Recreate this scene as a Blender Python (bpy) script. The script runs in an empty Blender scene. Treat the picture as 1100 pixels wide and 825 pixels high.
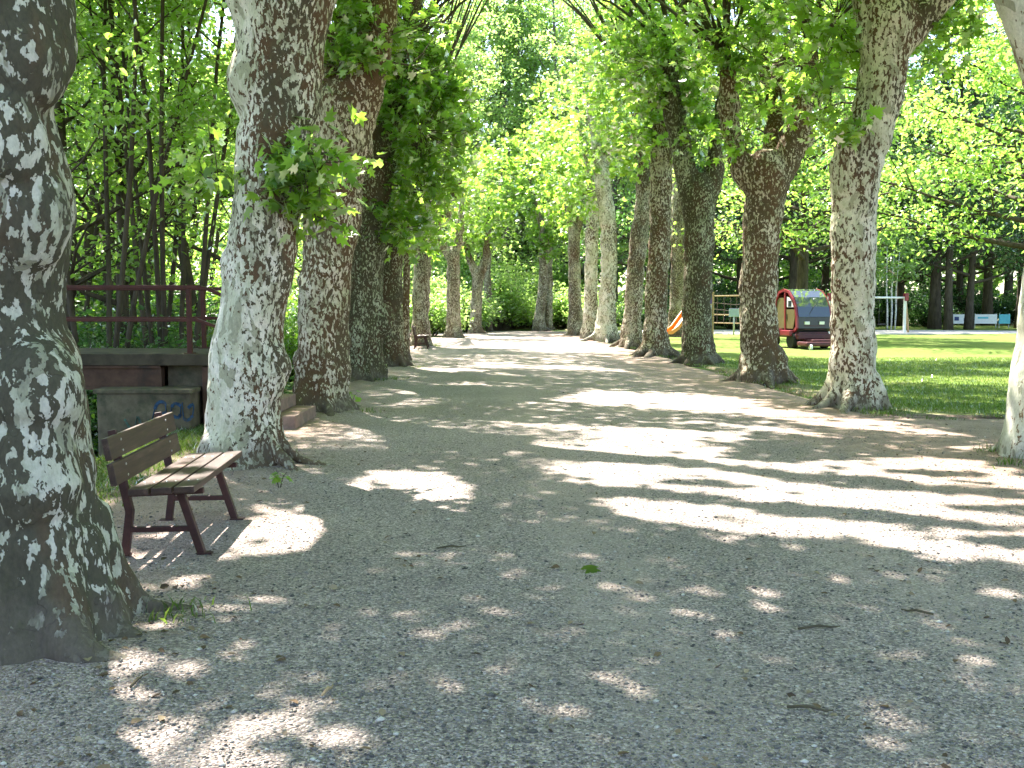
import bpy, bmesh, math, random
import numpy as np
from mathutils import Vector, Matrix, noise as mnoise

R = math.radians
rng = np.random.default_rng(7)
random.seed(7)
sc = bpy.context.scene
col = sc.collection

# ------------------------------------------------------------------ camera
F_PX, CX, CY = 1070.0, 550.0, 412.5
CAM_H, PITCH = 1.63, R(4.62)
cd = bpy.data.cameras.new('camera'); cam = bpy.data.objects.new('camera', cd); col.objects.link(cam)
cd.sensor_width = 36.0; cd.lens = 36.0 * F_PX / 1100.0; cd.clip_start = 0.05; cd.clip_end = 2000
cam.location = (0, 0, CAM_H); cam.rotation_euler = (R(90) - PITCH, 0, 0)
sc.camera = cam
cp, sp = math.cos(PITCH), math.sin(PITCH)

def at(px, py, Y):
    a = (px - CX) / F_PX; b = (CY - py) / F_PX
    k = Y / (cp + b * sp)
    return Vector((a * k, Y, CAM_H + (b * cp - sp) * k))
def gnd(px, py, z=0.0):
    a = (px - CX) / F_PX; b = (CY - py) / F_PX
    dz = b * cp - sp
    k = (z - CAM_H) / dz
    return Vector((a * k, (cp + b * sp) * k, z))
def project(P):
    x, y, z = P[:, 0], P[:, 1], P[:, 2] - CAM_H
    d = y * cp - z * sp
    d = np.where(np.abs(d) < 1e-3, 1e-3, d)
    v = y * sp + z * cp
    px = CX + F_PX * x / d; py = CY - F_PX * v / d
    return px, py, d

# ------------------------------------------------------------------ sun
SH = Vector((0.47, -0.88)); SH.normalize()
EL = R(58)
SUN = Vector((-SH.x * math.cos(EL), -SH.y * math.cos(EL), math.sin(EL)))
KX, KY = SUN.x / SUN.z, SUN.y / SUN.z

# ------------------------------------------------------------------ helpers: tagging
def tag(o, label=None, cat=None, group=None, kind=None):
    if label: o['label'] = label
    if cat: o['category'] = cat
    if group: o['group'] = group
    if kind: o['kind'] = kind
    return o
def empty(name, loc=(0, 0, 0), rz=0.0):
    o = bpy.data.objects.new(name, None); col.objects.link(o)
    o.location = loc; o.rotation_euler = (0, 0, rz); o.empty_display_size = 0.2
    return o
def copy_tree(o, parent=None):
    c = o.copy(); col.objects.link(c); c.parent = parent
    for ch in list(o.children): copy_tree(ch, c)
    return c
def link(name, me, mats, parent=None, smooth=False):
    o = bpy.data.objects.new(name, me); col.objects.link(o)
    if not isinstance(mats, (list, tuple)): mats = [mats]
    for m in mats: me.materials.append(m)
    if smooth: me.polygons.foreach_set('use_smooth', [True] * len(me.polygons))
    if parent is not None: o.parent = parent
    return o

class MB:
    def __init__(s): s.v = []; s.f = []; s.mi = []
    def add(s, vs, fs, mi=0):
        n = len(s.v); s.v += [tuple(v) for v in vs]
        for f in fs: s.f.append(tuple(i + n for i in f)); s.mi.append(mi)
        return s
    def box(s, c, d, rot=None, mi=0, bev=0.0):
        hx, hy, hz = d[0] / 2, d[1] / 2, d[2] / 2
        if bev > 0:
            bm = bmesh.new(); bmesh.ops.create_cube(bm, size=1.0)
            for v in bm.verts: v.co = Vector((v.co.x * d[0], v.co.y * d[1], v.co.z * d[2]))
            bmesh.ops.bevel(bm, geom=bm.edges[:], offset=bev, segments=2, affect='EDGES', profile=0.6)
            bm.verts.index_update()
            vs = [v.co.copy() for v in bm.verts]; fs = [[v.index for v in f.verts] for f in bm.faces]; bm.free()
        else:
            vs = [Vector((x, y, z)) for x in (-hx, hx) for y in (-hy, hy) for z in (-hz, hz)]
            fs = [(0, 1, 3, 2), (4, 6, 7, 5), (0, 4, 5, 1), (2, 3, 7, 6), (0, 2, 6, 4), (1, 5, 7, 3)]
        if rot is not None: vs = [rot @ v for v in vs]
        c = Vector(c)
        return s.add([v + c for v in vs], fs, mi)
    def bar(s, a, b, w, h, mi=0, bev=0.0, up=(0, 0, 1)):
        a, b = Vector(a), Vector(b); t = (b - a); L = t.length; t.normalize()
        u = Vector(up)
        if abs(t.dot(u)) > 0.95: u = Vector((0, 1, 0))
        x = t.cross(u).normalized(); z = x.cross(t).normalized()
        rot = Matrix((x, t, z)).transposed()
        return s.box((a + b) / 2, (w, L, h), rot, mi, bev)
    def tube(s, pts, rad, n=8, mi=0, cap=True):
        pts = [Vector(p) for p in pts]
        if not isinstance(rad, (list, tuple, np.ndarray)): rad = [rad] * len(pts)
        t0 = (pts[1] - pts[0]).normalized()
        ref = Vector((1, 0, 0)) if abs(t0.x) < 0.8 else Vector((0, 1, 0))
        u = t0.cross(ref).normalized()
        vs = []; fs = []
        for i, p in enumerate(pts):
            t = (pts[min(i + 1, len(pts) - 1)] - pts[max(i - 1, 0)]).normalized()
            u = (u - t * u.dot(t)).normalized(); w = t.cross(u)
            for k in range(n):
                a = 2 * math.pi * k / n
                vs.append(p + (u * math.cos(a) + w * math.sin(a)) * rad[i])
        for i in range(len(pts) - 1):
            for k in range(n):
                k2 = (k + 1) % n
                fs.append((i * n + k, i * n + k2, (i + 1) * n + k2, (i + 1) * n + k))
        if cap:
            fs.append(tuple(range(n - 1, -1, -1))); fs.append(tuple((len(pts) - 1) * n + k for k in range(n)))
        return s.add(vs, fs, mi)
    def lathe(s, prof, c=(0, 0, 0), axis='Z', n=24, mi=0):
        vs = []; fs = []
        for (r, h) in prof:
            for k in range(n):
                a = 2 * math.pi * k / n
                q = (r * math.cos(a), r * math.sin(a), h)
                if axis == 'X': q = (q[2], q[0], q[1])
                if axis == 'Y': q = (q[0], q[2], q[1])
                vs.append(Vector(q) + Vector(c))
        for i in range(len(prof) - 1):
            for k in range(n):
                k2 = (k + 1) % n
                fs.append((i * n + k, i * n + k2, (i + 1) * n + k2, (i + 1) * n + k))
        fs.append(tuple(range(n))); fs.append(tuple((len(prof) - 1) * n + k for k in range(n)))
        return s.add(vs, fs, mi)
    def prism(s, poly, x0, x1, mi=0):
        """extrude a (y,z) polygon along x"""
        n = len(poly)
        vs = [(x0, y, z) for y, z in poly] + [(x1, y, z) for y, z in poly]
        fs = [tuple(range(n)), tuple(range(2 * n - 1, n - 1, -1))] + [(k, k + n, (k + 1) % n + n, (k + 1) % n) for k in range(n)]
        return s.add(vs, fs, mi)
    def mesh(s, name):
        me = bpy.data.meshes.new(name); me.from_pydata(s.v, [], s.f)
        if any(s.mi): me.polygons.foreach_set('material_index', s.mi)
        bm = bmesh.new(); bm.from_mesh(me); bmesh.ops.recalc_face_normals(bm, faces=bm.faces[:]); bm.to_mesh(me); bm.free()
        return me
    def build(s, name, mats, parent=None, smooth=False):
        return link(name, s.mesh(name), mats, parent, smooth)

def fast_mesh(name, V, loops, starts, totals):
    me = bpy.data.meshes.new(name)
    me.vertices.add(len(V)); me.vertices.foreach_set('co', V.astype(np.float32).ravel())
    me.loops.add(len(loops)); me.loops.foreach_set('vertex_index', loops.astype(np.int32))
    me.polygons.add(len(starts)); me.polygons.foreach_set('loop_start', starts.astype(np.int32))
    me.polygons.foreach_set('loop_total', totals.astype(np.int32))
    me.update(calc_edges=True)
    return me

# ------------------------------------------------------------------ materials
def newmat(name):
    m = bpy.data.materials.new(name); m.use_nodes = True
    nt = m.node_tree
    for n in list(nt.nodes): nt.nodes.remove(n)
    out = nt.nodes.new('ShaderNodeOutputMaterial')
    return m, nt, out
def N(nt, t, **kw):
    n = nt.nodes.new(t)
    for k, v in kw.items(): setattr(n, k, v)
    return n
def L(nt, a, b): nt.links.new(a, b)
def noise_node(nt, vec, scale, detail=4, rough=0.55, dist=0.0):
    n = N(nt, 'ShaderNodeTexNoise'); n.inputs['Scale'].default_value = scale; n.inputs['Detail'].default_value = detail
    n.inputs['Roughness'].default_value = rough; n.inputs['Distortion'].default_value = dist
    if vec is not None: L(nt, vec, n.inputs['Vector'])
    return n
def ramp(nt, fac, stops):
    r = N(nt, 'ShaderNodeValToRGB'); e = r.color_ramp.elements
    while len(e) < len(stops): e.new(0.5)
    for i, (p, c) in enumerate(stops):
        e[i].position = p; e[i].color = (c[0], c[1], c[2], 1) if not isinstance(c, (int, float)) else (c, c, c, 1)
    L(nt, fac, r.inputs['Fac']); return r
def mixc(nt, fac, a, b, mode='MIX'):
    m = N(nt, 'ShaderNodeMix', data_type='RGBA', blend_type=mode)
    for s, v in ((m.inputs[0], fac), (m.inputs[6], a), (m.inputs[7], b)):
        if hasattr(v, 'is_output'): L(nt, v, s)
        elif isinstance(v, (int, float)): s.default_value = v
        else: s.default_value = (v[0], v[1], v[2], 1)
    return m.outputs[2]
def math_(nt, op, a, b=None, clamp=False):
    m = N(nt, 'ShaderNodeMath', operation=op); m.use_clamp = clamp
    for i, v in enumerate((a, b)):
        if v is None: continue
        if hasattr(v, 'is_output'): L(nt, v, m.inputs[i])
        else: m.inputs[i].default_value = v
    return m.outputs[0]
def mapr(nt, v, a, b, c=0.0, d=1.0):
    m = N(nt, 'ShaderNodeMapRange'); m.interpolation_type = 'SMOOTHSTEP'
    L(nt, v, m.inputs[0])
    for i, x in enumerate((a, b, c, d)): m.inputs[i + 1].default_value = x
    return m.outputs[0]
def principled(nt, out, color, rough=0.7, spec=0.3, metal=0.0, bump=None, bstr=0.3, bdist=0.01):
    p = N(nt, 'ShaderNodeBsdfPrincipled')
    if hasattr(color, 'is_output'): L(nt, color, p.inputs['Base Color'])
    else: p.inputs['Base Color'].default_value = (*color[:3], 1)
    if hasattr(rough, 'is_output'): L(nt, rough, p.inputs['Roughness'])
    else: p.inputs['Roughness'].default_value = rough
    p.inputs['Specular IOR Level'].default_value = spec; p.inputs['Metallic'].default_value = metal
    if bump is not None:
        b = N(nt, 'ShaderNodeBump'); b.inputs['Strength'].default_value = bstr; b.inputs['Distance'].default_value = bdist
        L(nt, bump, b.inputs['Height']); L(nt, b.outputs[0], p.inputs['Normal'])
    L(nt, p.outputs[0], out.inputs['Surface']); return p
def objco(nt, scale=(1, 1, 1), rnd=True):
    tc = N(nt, 'ShaderNodeTexCoord'); mp = N(nt, 'ShaderNodeMapping'); mp.inputs['Scale'].default_value = scale
    L(nt, tc.outputs['Object'], mp.inputs['Vector'])
    if rnd:
        oi = N(nt, 'ShaderNodeObjectInfo'); mu = math_(nt, 'MULTIPLY', oi.outputs['Random'], 37.0)
        cx = N(nt, 'ShaderNodeCombineXYZ'); L(nt, mu, cx.inputs[0]); L(nt, mu, cx.inputs[2])
        L(nt, cx.outputs[0], mp.inputs['Location'])
    return mp.outputs[0], tc

def worn(name, color, rough=0.6, var=0.35, scale=6, spec=0.3, metal=0.0, bstr=0.2, stretch=(1, 1, 1), dirt=None):
    m, nt, out = newmat(name); co, _ = objco(nt, stretch)
    n = noise_node(nt, co, scale, 6, 0.65)
    c1 = [c * (1 - var) for c in color]; c2 = [min(1, c * (1 + var)) for c in color]
    r = ramp(nt, n.outputs[0], [(0.3, c1), (0.7, c2)]).outputs[0]
    if dirt is not None:
        n2 = noise_node(nt, co, scale * 0.45, 8, 0.7)
        r = mixc(nt, mapr(nt, n2.outputs[0], 0.5, 0.68), r, dirt)
    principled(nt, out, r, rough, spec, metal, n.outputs[0], bstr, 0.004)
    return m

def bark(name, cream, flake, brown, ratio, scale=11.0, rust=0.35, base=0.6, asym=0.0):
    m, nt, out = newmat(name)
    co, tc = objco(nt, (1, 1, 0.52))
    warp = noise_node(nt, co, 3.5, 2, 0.5)
    wv = N(nt, 'ShaderNodeVectorMath', operation='MULTIPLY_ADD'); L(nt, warp.outputs['Color'], wv.inputs[0])
    wv.inputs[1].default_value = (0.12, 0.12, 0.12); L(nt, co, wv.inputs[2])
    n = noise_node(nt, wv.outputs[0], scale * 2.5, 3.0, 0.62, 0.2)
    big = noise_node(nt, co, 1.8, 3, 0.5)
    sx = N(nt, 'ShaderNodeSeparateXYZ'); L(nt, tc.outputs['Object'], sx.inputs[0])
    low = mapr(nt, sx.outputs[2], 0.9, 0.0, 0.0, 1.0)
    b1 = math_(nt, 'SUBTRACT', big.outputs[0], 0.5); b2 = math_(nt, 'MULTIPLY', b1, 0.42)
    v = math_(nt, 'ADD', n.outputs[0], b2); v = math_(nt, 'ADD', v, math_(nt, 'MULTIPLY', low, 0.03))
    if asym:
        v = math_(nt, 'ADD', v, mapr(nt, math_(nt, 'SUBTRACT', sx.outputs[0], math_(nt, 'MULTIPLY', sx.outputs[2], 0.07)), -0.2, 0.3, -asym, asym))
        v = math_(nt, 'ADD', v, mapr(nt, sx.outputs[2], 2.7, 3.5, 0.0, asym * 0.9))
    th = 0.5 + (0.5 - ratio) * 0.42
    mask = mapr(nt, v, th - 0.012, th + 0.012)
    n3 = noise_node(nt, co, scale * 0.5, 3, 0.6)
    crm = mixc(nt, mapr(nt, n3.outputs[0], 0.35, 0.65), cream, [cream[0] * .72, cream[1] * .76, cream[2] * .66])
    pl = noise_node(nt, wv.outputs[0], scale * 0.85, 2.5, 0.55, 0.3)
    pmask = mapr(nt, pl.outputs[0], 0.555, 0.575)
    crm = mixc(nt, pmask, crm, [cream[0] * .50, cream[1] * .52, cream[2] * .44])
    stain = noise_node(nt, co, 1.1, 4, 0.65)
    crm = mixc(nt, mapr(nt, stain.outputs[0], 0.5, 0.7, 0, .45), crm, [cream[0] * .55, cream[1] * .6, cream[2] * .42])
    n4 = noise_node(nt, co, 2.3, 3, 0.6)
    flk = mixc(nt, mapr(nt, n4.outputs[0], 0.62 - rust * 0.4, 0.75 - rust * 0.4), flake, brown)
    fine = noise_node(nt, co, 55, 4, 0.7)
    c = mixc(nt, mask, crm, flk)
    c = mixc(nt, 1.0, c, ramp(nt, fine.outputs[0], [(0.3, 0.72), (0.7, 1.12)]).outputs[0], 'MULTIPLY')
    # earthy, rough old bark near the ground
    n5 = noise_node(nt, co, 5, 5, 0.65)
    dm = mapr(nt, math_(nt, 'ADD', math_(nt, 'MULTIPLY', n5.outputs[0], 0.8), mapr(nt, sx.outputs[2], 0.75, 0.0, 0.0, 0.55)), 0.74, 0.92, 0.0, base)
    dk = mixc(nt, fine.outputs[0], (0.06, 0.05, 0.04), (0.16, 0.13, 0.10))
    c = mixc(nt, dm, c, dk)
    h = math_(nt, 'ADD', math_(nt, 'ADD', mask, math_(nt, 'MULTIPLY', pmask, 0.7)), math_(nt, 'MULTIPLY', fine.outputs[0], 0.5))
    principled(nt, out, c, 0.85, 0.15, 0, h, 0.55, 0.012)
    return m
CR = (0.47, 0.47, 0.39)
M = {}
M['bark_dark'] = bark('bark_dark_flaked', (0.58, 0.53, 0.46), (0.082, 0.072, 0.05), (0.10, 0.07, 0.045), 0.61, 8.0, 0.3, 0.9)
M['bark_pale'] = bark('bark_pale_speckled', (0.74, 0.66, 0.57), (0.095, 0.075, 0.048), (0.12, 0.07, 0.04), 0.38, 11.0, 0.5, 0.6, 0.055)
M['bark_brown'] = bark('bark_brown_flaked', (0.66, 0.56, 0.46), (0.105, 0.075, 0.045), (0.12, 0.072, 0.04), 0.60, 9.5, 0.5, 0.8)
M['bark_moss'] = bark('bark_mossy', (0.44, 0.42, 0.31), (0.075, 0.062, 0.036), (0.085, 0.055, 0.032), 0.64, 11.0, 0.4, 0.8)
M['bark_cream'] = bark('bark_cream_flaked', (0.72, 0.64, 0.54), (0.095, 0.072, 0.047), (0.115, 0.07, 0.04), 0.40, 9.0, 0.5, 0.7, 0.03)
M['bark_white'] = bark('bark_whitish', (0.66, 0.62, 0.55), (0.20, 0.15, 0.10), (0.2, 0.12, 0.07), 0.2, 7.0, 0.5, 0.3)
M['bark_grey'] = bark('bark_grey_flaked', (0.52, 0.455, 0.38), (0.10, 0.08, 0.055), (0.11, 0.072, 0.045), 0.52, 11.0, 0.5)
M['wood_dark'] = worn('woodland_bark', (0.075, 0.06, 0.045), 0.9, 0.5, 9, 0.1, 0, 0.6, (1, 1, 0.25))
M['wood_grey'] = worn('grey_bark', (0.14, 0.125, 0.10), 0.9, 0.45, 9, 0.1, 0, 0.6, (1, 1, 0.25))
M['gap_white'] = worn('bright_gap_white', (0.50, 0.49, 0.47), 0.7, 0.3, 8, 0.2, 0, 0.3, (1, 1, 2.5), (0.06, 0.055, 0.05))  # white for the stems that stand in for bright gaps
M['twig'] = worn('twig_bark', (0.09, 0.075, 0.05), 0.85, 0.3, 10, 0.1)

def leafmat(name, c_dark, c_mid, c_light, t_col, trans=0.5, gloss=0.12):
    m, nt, out = newmat(name)
    a = N(nt, 'ShaderNodeAttribute'); a.attribute_name = 'rnd'
    r = ramp(nt, a.outputs['Fac'], [(0.0, c_dark), (0.55, c_mid), (1.0, c_light)])
    d = N(nt, 'ShaderNodeBsdfDiffuse'); L(nt, r.outputs[0], d.inputs[0])
    t = N(nt, 'ShaderNodeBsdfTranslucent')
    tcol = mixc(nt, 1.0, ramp(nt, a.outputs['Fac'], [(0.0, [x * .75 for x in t_col]), (1.0, [min(1, x * 1.2) for x in t_col])]).outputs[0], (1, 1, 1), 'MULTIPLY')
    L(nt, tcol, t.inputs[0])
    mx = N(nt, 'ShaderNodeMixShader'); mx.inputs[0].default_value = trans
    L(nt, d.outputs[0], mx.inputs[1]); L(nt, t.outputs[0], mx.inputs[2])
    g = N(nt, 'ShaderNodeBsdfGlossy'); g.inputs['Roughness'].default_value = 0.38; g.inputs[0].default_value = (1, 1, 1, 1)
    fr = N(nt, 'ShaderNodeFresnel'); fr.inputs[0].default_value = 1.4
    gm = math_(nt, 'MULTIPLY', fr.outputs[0], gloss / 0.12 * 0.8)
    mx2 = N(nt, 'ShaderNodeMixShader'); L(nt, gm, mx2.inputs[0]); L(nt, mx.outputs[0], mx2.inputs[1]); L(nt, g.outputs[0], mx2.inputs[2])
    L(nt, mx2.outputs[0], out.inputs['Surface'])
    return m
M['leaf_plane'] = leafmat('plane_leaf', (0.032, 0.075, 0.016), (0.055, 0.115, 0.024), (0.10, 0.165, 0.035), (0.50, 0.80, 0.09), 0.62, 0.07)
M['leaf_wood'] = leafmat('woodland_leaf', (0.035, 0.08, 0.02), (0.06, 0.125, 0.028), (0.11, 0.17, 0.04), (0.54, 0.86, 0.12), 0.67, 0.07)
M['leaf_far'] = leafmat('far_leaf', (0.055, 0.115, 0.03), (0.08, 0.15, 0.04), (0.13, 0.19, 0.055), (0.58, 0.86, 0.20), 0.67, 0.07)
M['leaf_dark'] = leafmat('dark_and_shaded_leaf', (0.03, 0.06, 0.022), (0.05, 0.09, 0.03), (0.08, 0.13, 0.04), (0.15, 0.36, 0.07), 0.45, 0.07)
M['leaf_shrub'] = leafmat('shrub_leaf', (0.045, 0.085, 0.022), (0.07, 0.12, 0.03), (0.11, 0.16, 0.04), (0.36, 0.64, 0.06), 0.58, 0.07)
M['grass_blade'] = leafmat('grass_blade', (0.05, 0.10, 0.018), (0.08, 0.14, 0.025), (0.12, 0.17, 0.035), (0.22, 0.34, 0.05), 0.4, 0.05)

# gravel path
def path_mat():
    m, nt, out = newmat('gravel')
    co, tc = objco(nt, (1, 1, 1), False)
    sx = N(nt, 'ShaderNodeSeparateXYZ'); L(nt, tc.outputs['Object'], sx.inputs[0])
    u = math_(nt, 'ADD', sx.outputs[0], math_(nt, 'MULTIPLY', sx.outputs[1], 0.045))
    big = noise_node(nt, co, 0.55, 5, 0.6); med = noise_node(nt, co, 3.2, 6, 0.7); fine = noise_node(nt, co, 38, 4, 0.75); 
    vor = N(nt, 'ShaderNodeTexVoronoi'); vor.inputs['Scale'].default_value = 85; L(nt, co, vor.inputs['Vector'])
    vor2 = N(nt, 'ShaderNodeTexVoronoi'); vor2.inputs['Scale'].default_value = 24; L(nt, co, vor2.inputs['Vector'])
    g = ramp(nt, fine.outputs[0], [(0.28, (0.13, 0.125, 0.118)), (0.5, (0.27, 0.255, 0.235)), (0.72, (0.42, 0.395, 0.365))]).outputs[0]
    vs = N(nt, 'ShaderNodeSeparateColor'); L(nt, vor.outputs['Color'], vs.inputs[0])
    g = mixc(nt, 0.62, g, ramp(nt, vs.outputs[0], [(0.0, (0.07, 0.068, 0.066)), (0.4, (0.22, 0.21, 0.20)), (0.8, (0.42, 0.40, 0.37)), (1.0, (0.68, 0.65, 0.60))]).outputs[0])
    dirt = ramp(nt, med.outputs[0], [(0.3, (0.20, 0.15, 0.112)), (0.7, (0.40, 0.325, 0.26))]).outputs[0]
    dirt = mixc(nt, 0.35, dirt, g)
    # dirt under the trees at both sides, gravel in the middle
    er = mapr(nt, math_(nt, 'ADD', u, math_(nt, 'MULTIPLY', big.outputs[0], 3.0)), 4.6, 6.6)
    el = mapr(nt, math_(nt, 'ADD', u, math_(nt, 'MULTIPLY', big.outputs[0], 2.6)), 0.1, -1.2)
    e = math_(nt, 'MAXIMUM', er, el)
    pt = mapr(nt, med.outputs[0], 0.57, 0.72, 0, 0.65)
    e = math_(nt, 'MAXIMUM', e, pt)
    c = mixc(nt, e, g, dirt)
    uw = math_(nt, 'ADD', u, math_(nt, 'MULTIPLY', big.outputs[0], 0.9))
    trk = math_(nt, 'MAXIMUM', mapr(nt, math_(nt, 'ABSOLUTE', math_(nt, 'SUBTRACT', uw, 1.3)), 0.42, 0.12, 0.0, 1.0), mapr(nt, math_(nt, 'ABSOLUTE', math_(nt, 'SUBTRACT', uw, 3.1)), 0.5, 0.12, 0.0, 1.0))
    c = mixc(nt, math_(nt, 'MULTIPLY', trk, math_(nt, 'MULTIPLY', med.outputs[0], 0.75)), c, (0.36, 0.335, 0.30))
    c = mixc(nt, 1.0, c, ramp(nt, big.outputs[0], [(0.3, (1.08, 0.95, 0.92)), (0.7, (1.42, 1.22, 1.18))]).outputs[0], 'MULTIPLY')
    h = math_(nt, 'ADD', math_(nt, 'MULTIPLY', vor.outputs['Distance'], -1.0), math_(nt, 'MULTIPLY', fine.outputs[0], 0.8))
    h = math_(nt, 'ADD', h, math_(nt, 'MULTIPLY', vor2.outputs['Distance'], -0.4))
    h = math_(nt, 'ADD', h, math_(nt, 'MULTIPLY', med.outputs[0], 1.5))
    principled(nt, out, c, 0.92, 0.15, 0, h, 0.95, 0.021)
    return m
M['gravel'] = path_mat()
def ground_mat():
    m, nt, out = newmat('earth'); co, tc = objco(nt, (1, 1, 1), False)
    a = noise_node(nt, co, 0.5, 6, 0.65); b = noise_node(nt, co, 9, 6, 0.7)
    e = ramp(nt, b.outputs[0], [(0.3, (0.07, 0.055, 0.035)), (0.7, (0.17, 0.135, 0.095))]).outputs[0]
    g = ramp(nt, b.outputs[0], [(0.3, (0.03, 0.06, 0.015)), (0.7, (0.08, 0.12, 0.03))]).outputs[0]
    c = mixc(nt, mapr(nt, a.outputs[0], 0.42, 0.58), g, e)
    principled(nt, out, c, 0.95, 0.1, 0, b.outputs[0], 0.6, 0.05); return m
M['earth'] = ground_mat()
def lawn_mat():
    m, nt, out = newmat('lawn_grass'); co, tc = objco(nt, (1, 1, 1), False)
    a = noise_node(nt, co, 0.35, 5, 0.6); b = noise_node(nt, co, 14, 6, 0.75); c3 = noise_node(nt, co, 2.5, 4, 0.6)
    g = ramp(nt, b.outputs[0], [(0.25, (0.075, 0.125, 0.022)), (0.75, (0.17, 0.23, 0.05))]).outputs[0]
    g2 = ramp(nt, b.outputs[0], [(0.25, (0.13, 0.15, 0.035)), (0.75, (0.24, 0.26, 0.08))]).outputs[0]
    c = mixc(nt, mapr(nt, a.outputs[0], 0.45, 0.7, 0, 0.8), g, g2)
    c = mixc(nt, mapr(nt, c3.outputs[0], 0.60, 0.74, 0, 0.45), c, (0.20, 0.165, 0.10))
    sx = N(nt, 'ShaderNodeSeparateXYZ'); L(nt, tc.outputs['Object'], sx.inputs[0])
    u = math_(nt, 'ADD', sx.outputs[0], math_(nt, 'MULTIPLY', sx.outputs[1], 0.045))
    wear = math_(nt, 'MAXIMUM', mapr(nt, math_(nt, 'ADD', u, math_(nt, 'MULTIPLY', c3.outputs[0], 2.0)), 8.3, 7.0), mapr(nt, math_(nt, 'ADD', sx.outputs[1], math_(nt, 'MULTIPLY', c3.outputs[0], 2.0)), 16.2, 15.2))
    c = mixc(nt, wear, c, ramp(nt, b.outputs[0], [(0.3, (0.15, 0.115, 0.08)), (0.7, (0.30, 0.24, 0.18))]).outputs[0])
    principled(nt, out, c, 0.9, 0.1, 0, b.outputs[0], 0.8, 0.04); return m
M['lawn'] = lawn_mat()
M['sand'] = worn('playground_sand', (0.46, 0.42, 0.36), 0.95, 0.12, 3)
def water_mat():
    m, nt, out = newmat('stream_water'); co, tc = objco(nt, (1, 1, 1), False)
    n = noise_node(nt, co, 2.2, 4, 0.5)
    p = principled(nt, out, (0.03, 0.04, 0.03), 0.06, 0.6, 0, n.outputs[0], 0.15, 0.05); return m
M['water'] = water_mat()
M['stone_a'] = None
def pebble_mat():
    m, nt, out = newmat('pebble'); a = N(nt, 'ShaderNodeAttribute'); a.attribute_name = 'rnd'
    r = ramp(nt, a.outputs['Fac'], [(0.0, (0.06, 0.056, 0.052)), (0.4, (0.20, 0.183, 0.165)), (0.75, (0.36, 0.325, 0.285)), (1.0, (0.56, 0.52, 0.46))])
    principled(nt, out, r.outputs[0], 0.85, 0.2); return m
M['pebble'] = pebble_mat()
M['bench_wood'] = worn('bench_wood', (0.056, 0.031, 0.024), 0.5, 0.4, 5, 0.4, 0, 0.25, (6, 0.6, 6), (0.12, 0.07, 0.055))
M['bench_frame'] = worn('bench_frame_paint', (0.05, 0.02, 0.018), 0.5, 0.35, 14, 0.3)
M['bolt'] = worn('bolt_metal', (0.45, 0.43, 0.40), 0.35, 0.1, 10, 0.5, 0.8)
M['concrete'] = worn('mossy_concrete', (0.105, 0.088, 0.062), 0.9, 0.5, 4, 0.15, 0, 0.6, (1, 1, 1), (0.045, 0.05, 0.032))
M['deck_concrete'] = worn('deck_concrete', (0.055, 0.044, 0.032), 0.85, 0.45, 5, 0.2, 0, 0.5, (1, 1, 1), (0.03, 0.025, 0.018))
M['rust_beam'] = worn('rusty_beam', (0.075, 0.042, 0.03), 0.8, 0.4, 5, 0.2, 0, 0.4, (1, 1, 1), (0.04, 0.03, 0.025))
M['rail'] = worn('rail_paint', (0.06, 0.016, 0.012), 0.45, 0.35, 12, 0.2, 0, 0.2)
M['brick_red'] = worn('step_terracotta', (0.25, 0.165, 0.135), 0.85, 0.3, 8, 0.2, 0, 0.6, (1, 1, 1), (0.17, 0.13, 0.11))
M['spray_blue'] = worn('blue_spray_paint', (0.03, 0.06, 0.115), 0.85, 0.5, 16, 0.1, 0, 0.2, (1, 1, 1), (0.085, 0.075, 0.06))
M['spray_green'] = worn('green_spray_paint', (0.05, 0.10, 0.085), 0.85, 0.5, 16, 0.1, 0, 0.2, (1, 1, 1), (0.085, 0.075, 0.06))
M['red_paint'] = worn('red_paint', (0.19, 0.012, 0.025), 0.35, 0.2, 6, 0.5)
M['dark_red'] = worn('dark_red_paint', (0.07, 0.012, 0.016), 0.45, 0.3, 6, 0.4)
M['yellow_panel'] = worn('yellow_panel', (0.13, 0.10, 0.04), 0.5, 0.12, 4, 0.4)
M['black_plastic'] = worn('black_plastic', (0.025, 0.025, 0.028), 0.4, 0.3, 8, 0.5)
M['rubber'] = worn('rubber', (0.02, 0.02, 0.02), 0.85, 0.3, 12, 0.2)
M['white_paint'] = worn('white_paint', (0.72, 0.72, 0.72), 0.5, 0.08, 5, 0.4)
M['grey_metal'] = worn('grey_metal', (0.38, 0.40, 0.42), 0.4, 0.12, 7, 0.5, 0.4)
M['orange_slide'] = worn('orange_plastic', (0.72, 0.25, 0.03), 0.4, 0.1, 4, 0.5)
M['timber'] = worn('pale_timber', (0.36, 0.26, 0.15), 0.75, 0.25, 5, 0.2, 0, 0.3, (5, 5, 0.5))
M['blue_sign'] = worn('blue_sign_paint', (0.30, 0.38, 0.50), 0.5, 0.1, 5, 0.4)
M['cyan'] = worn('cyan_banner', (0.12, 0.45, 0.55), 0.6, 0.1, 5, 0.3)
M['navy'] = worn('navy_banner', (0.04, 0.06, 0.18), 0.6, 0.2, 5, 0.3)
M['purple'] = worn('purple_panel', (0.10, 0.07, 0.22), 0.5, 0.2, 5, 0.4)
M['rope'] = worn('dark_rope', (0.12, 0.09, 0.08), 0.9, 0.3, 20, 0.1)
def glassm():
    m, nt, out = newmat('windscreen_glass'); p = principled(nt, out, (0.03, 0.04, 0.05), 0.04, 0.8)
    p.inputs['Coat Weight'].default_value = 0.6; return m
M['glass'] = glassm()
M['lamp'] = worn('headlamp_lens', (0.75, 0.76, 0.76), 0.15, 0.05, 5, 0.7)
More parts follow.
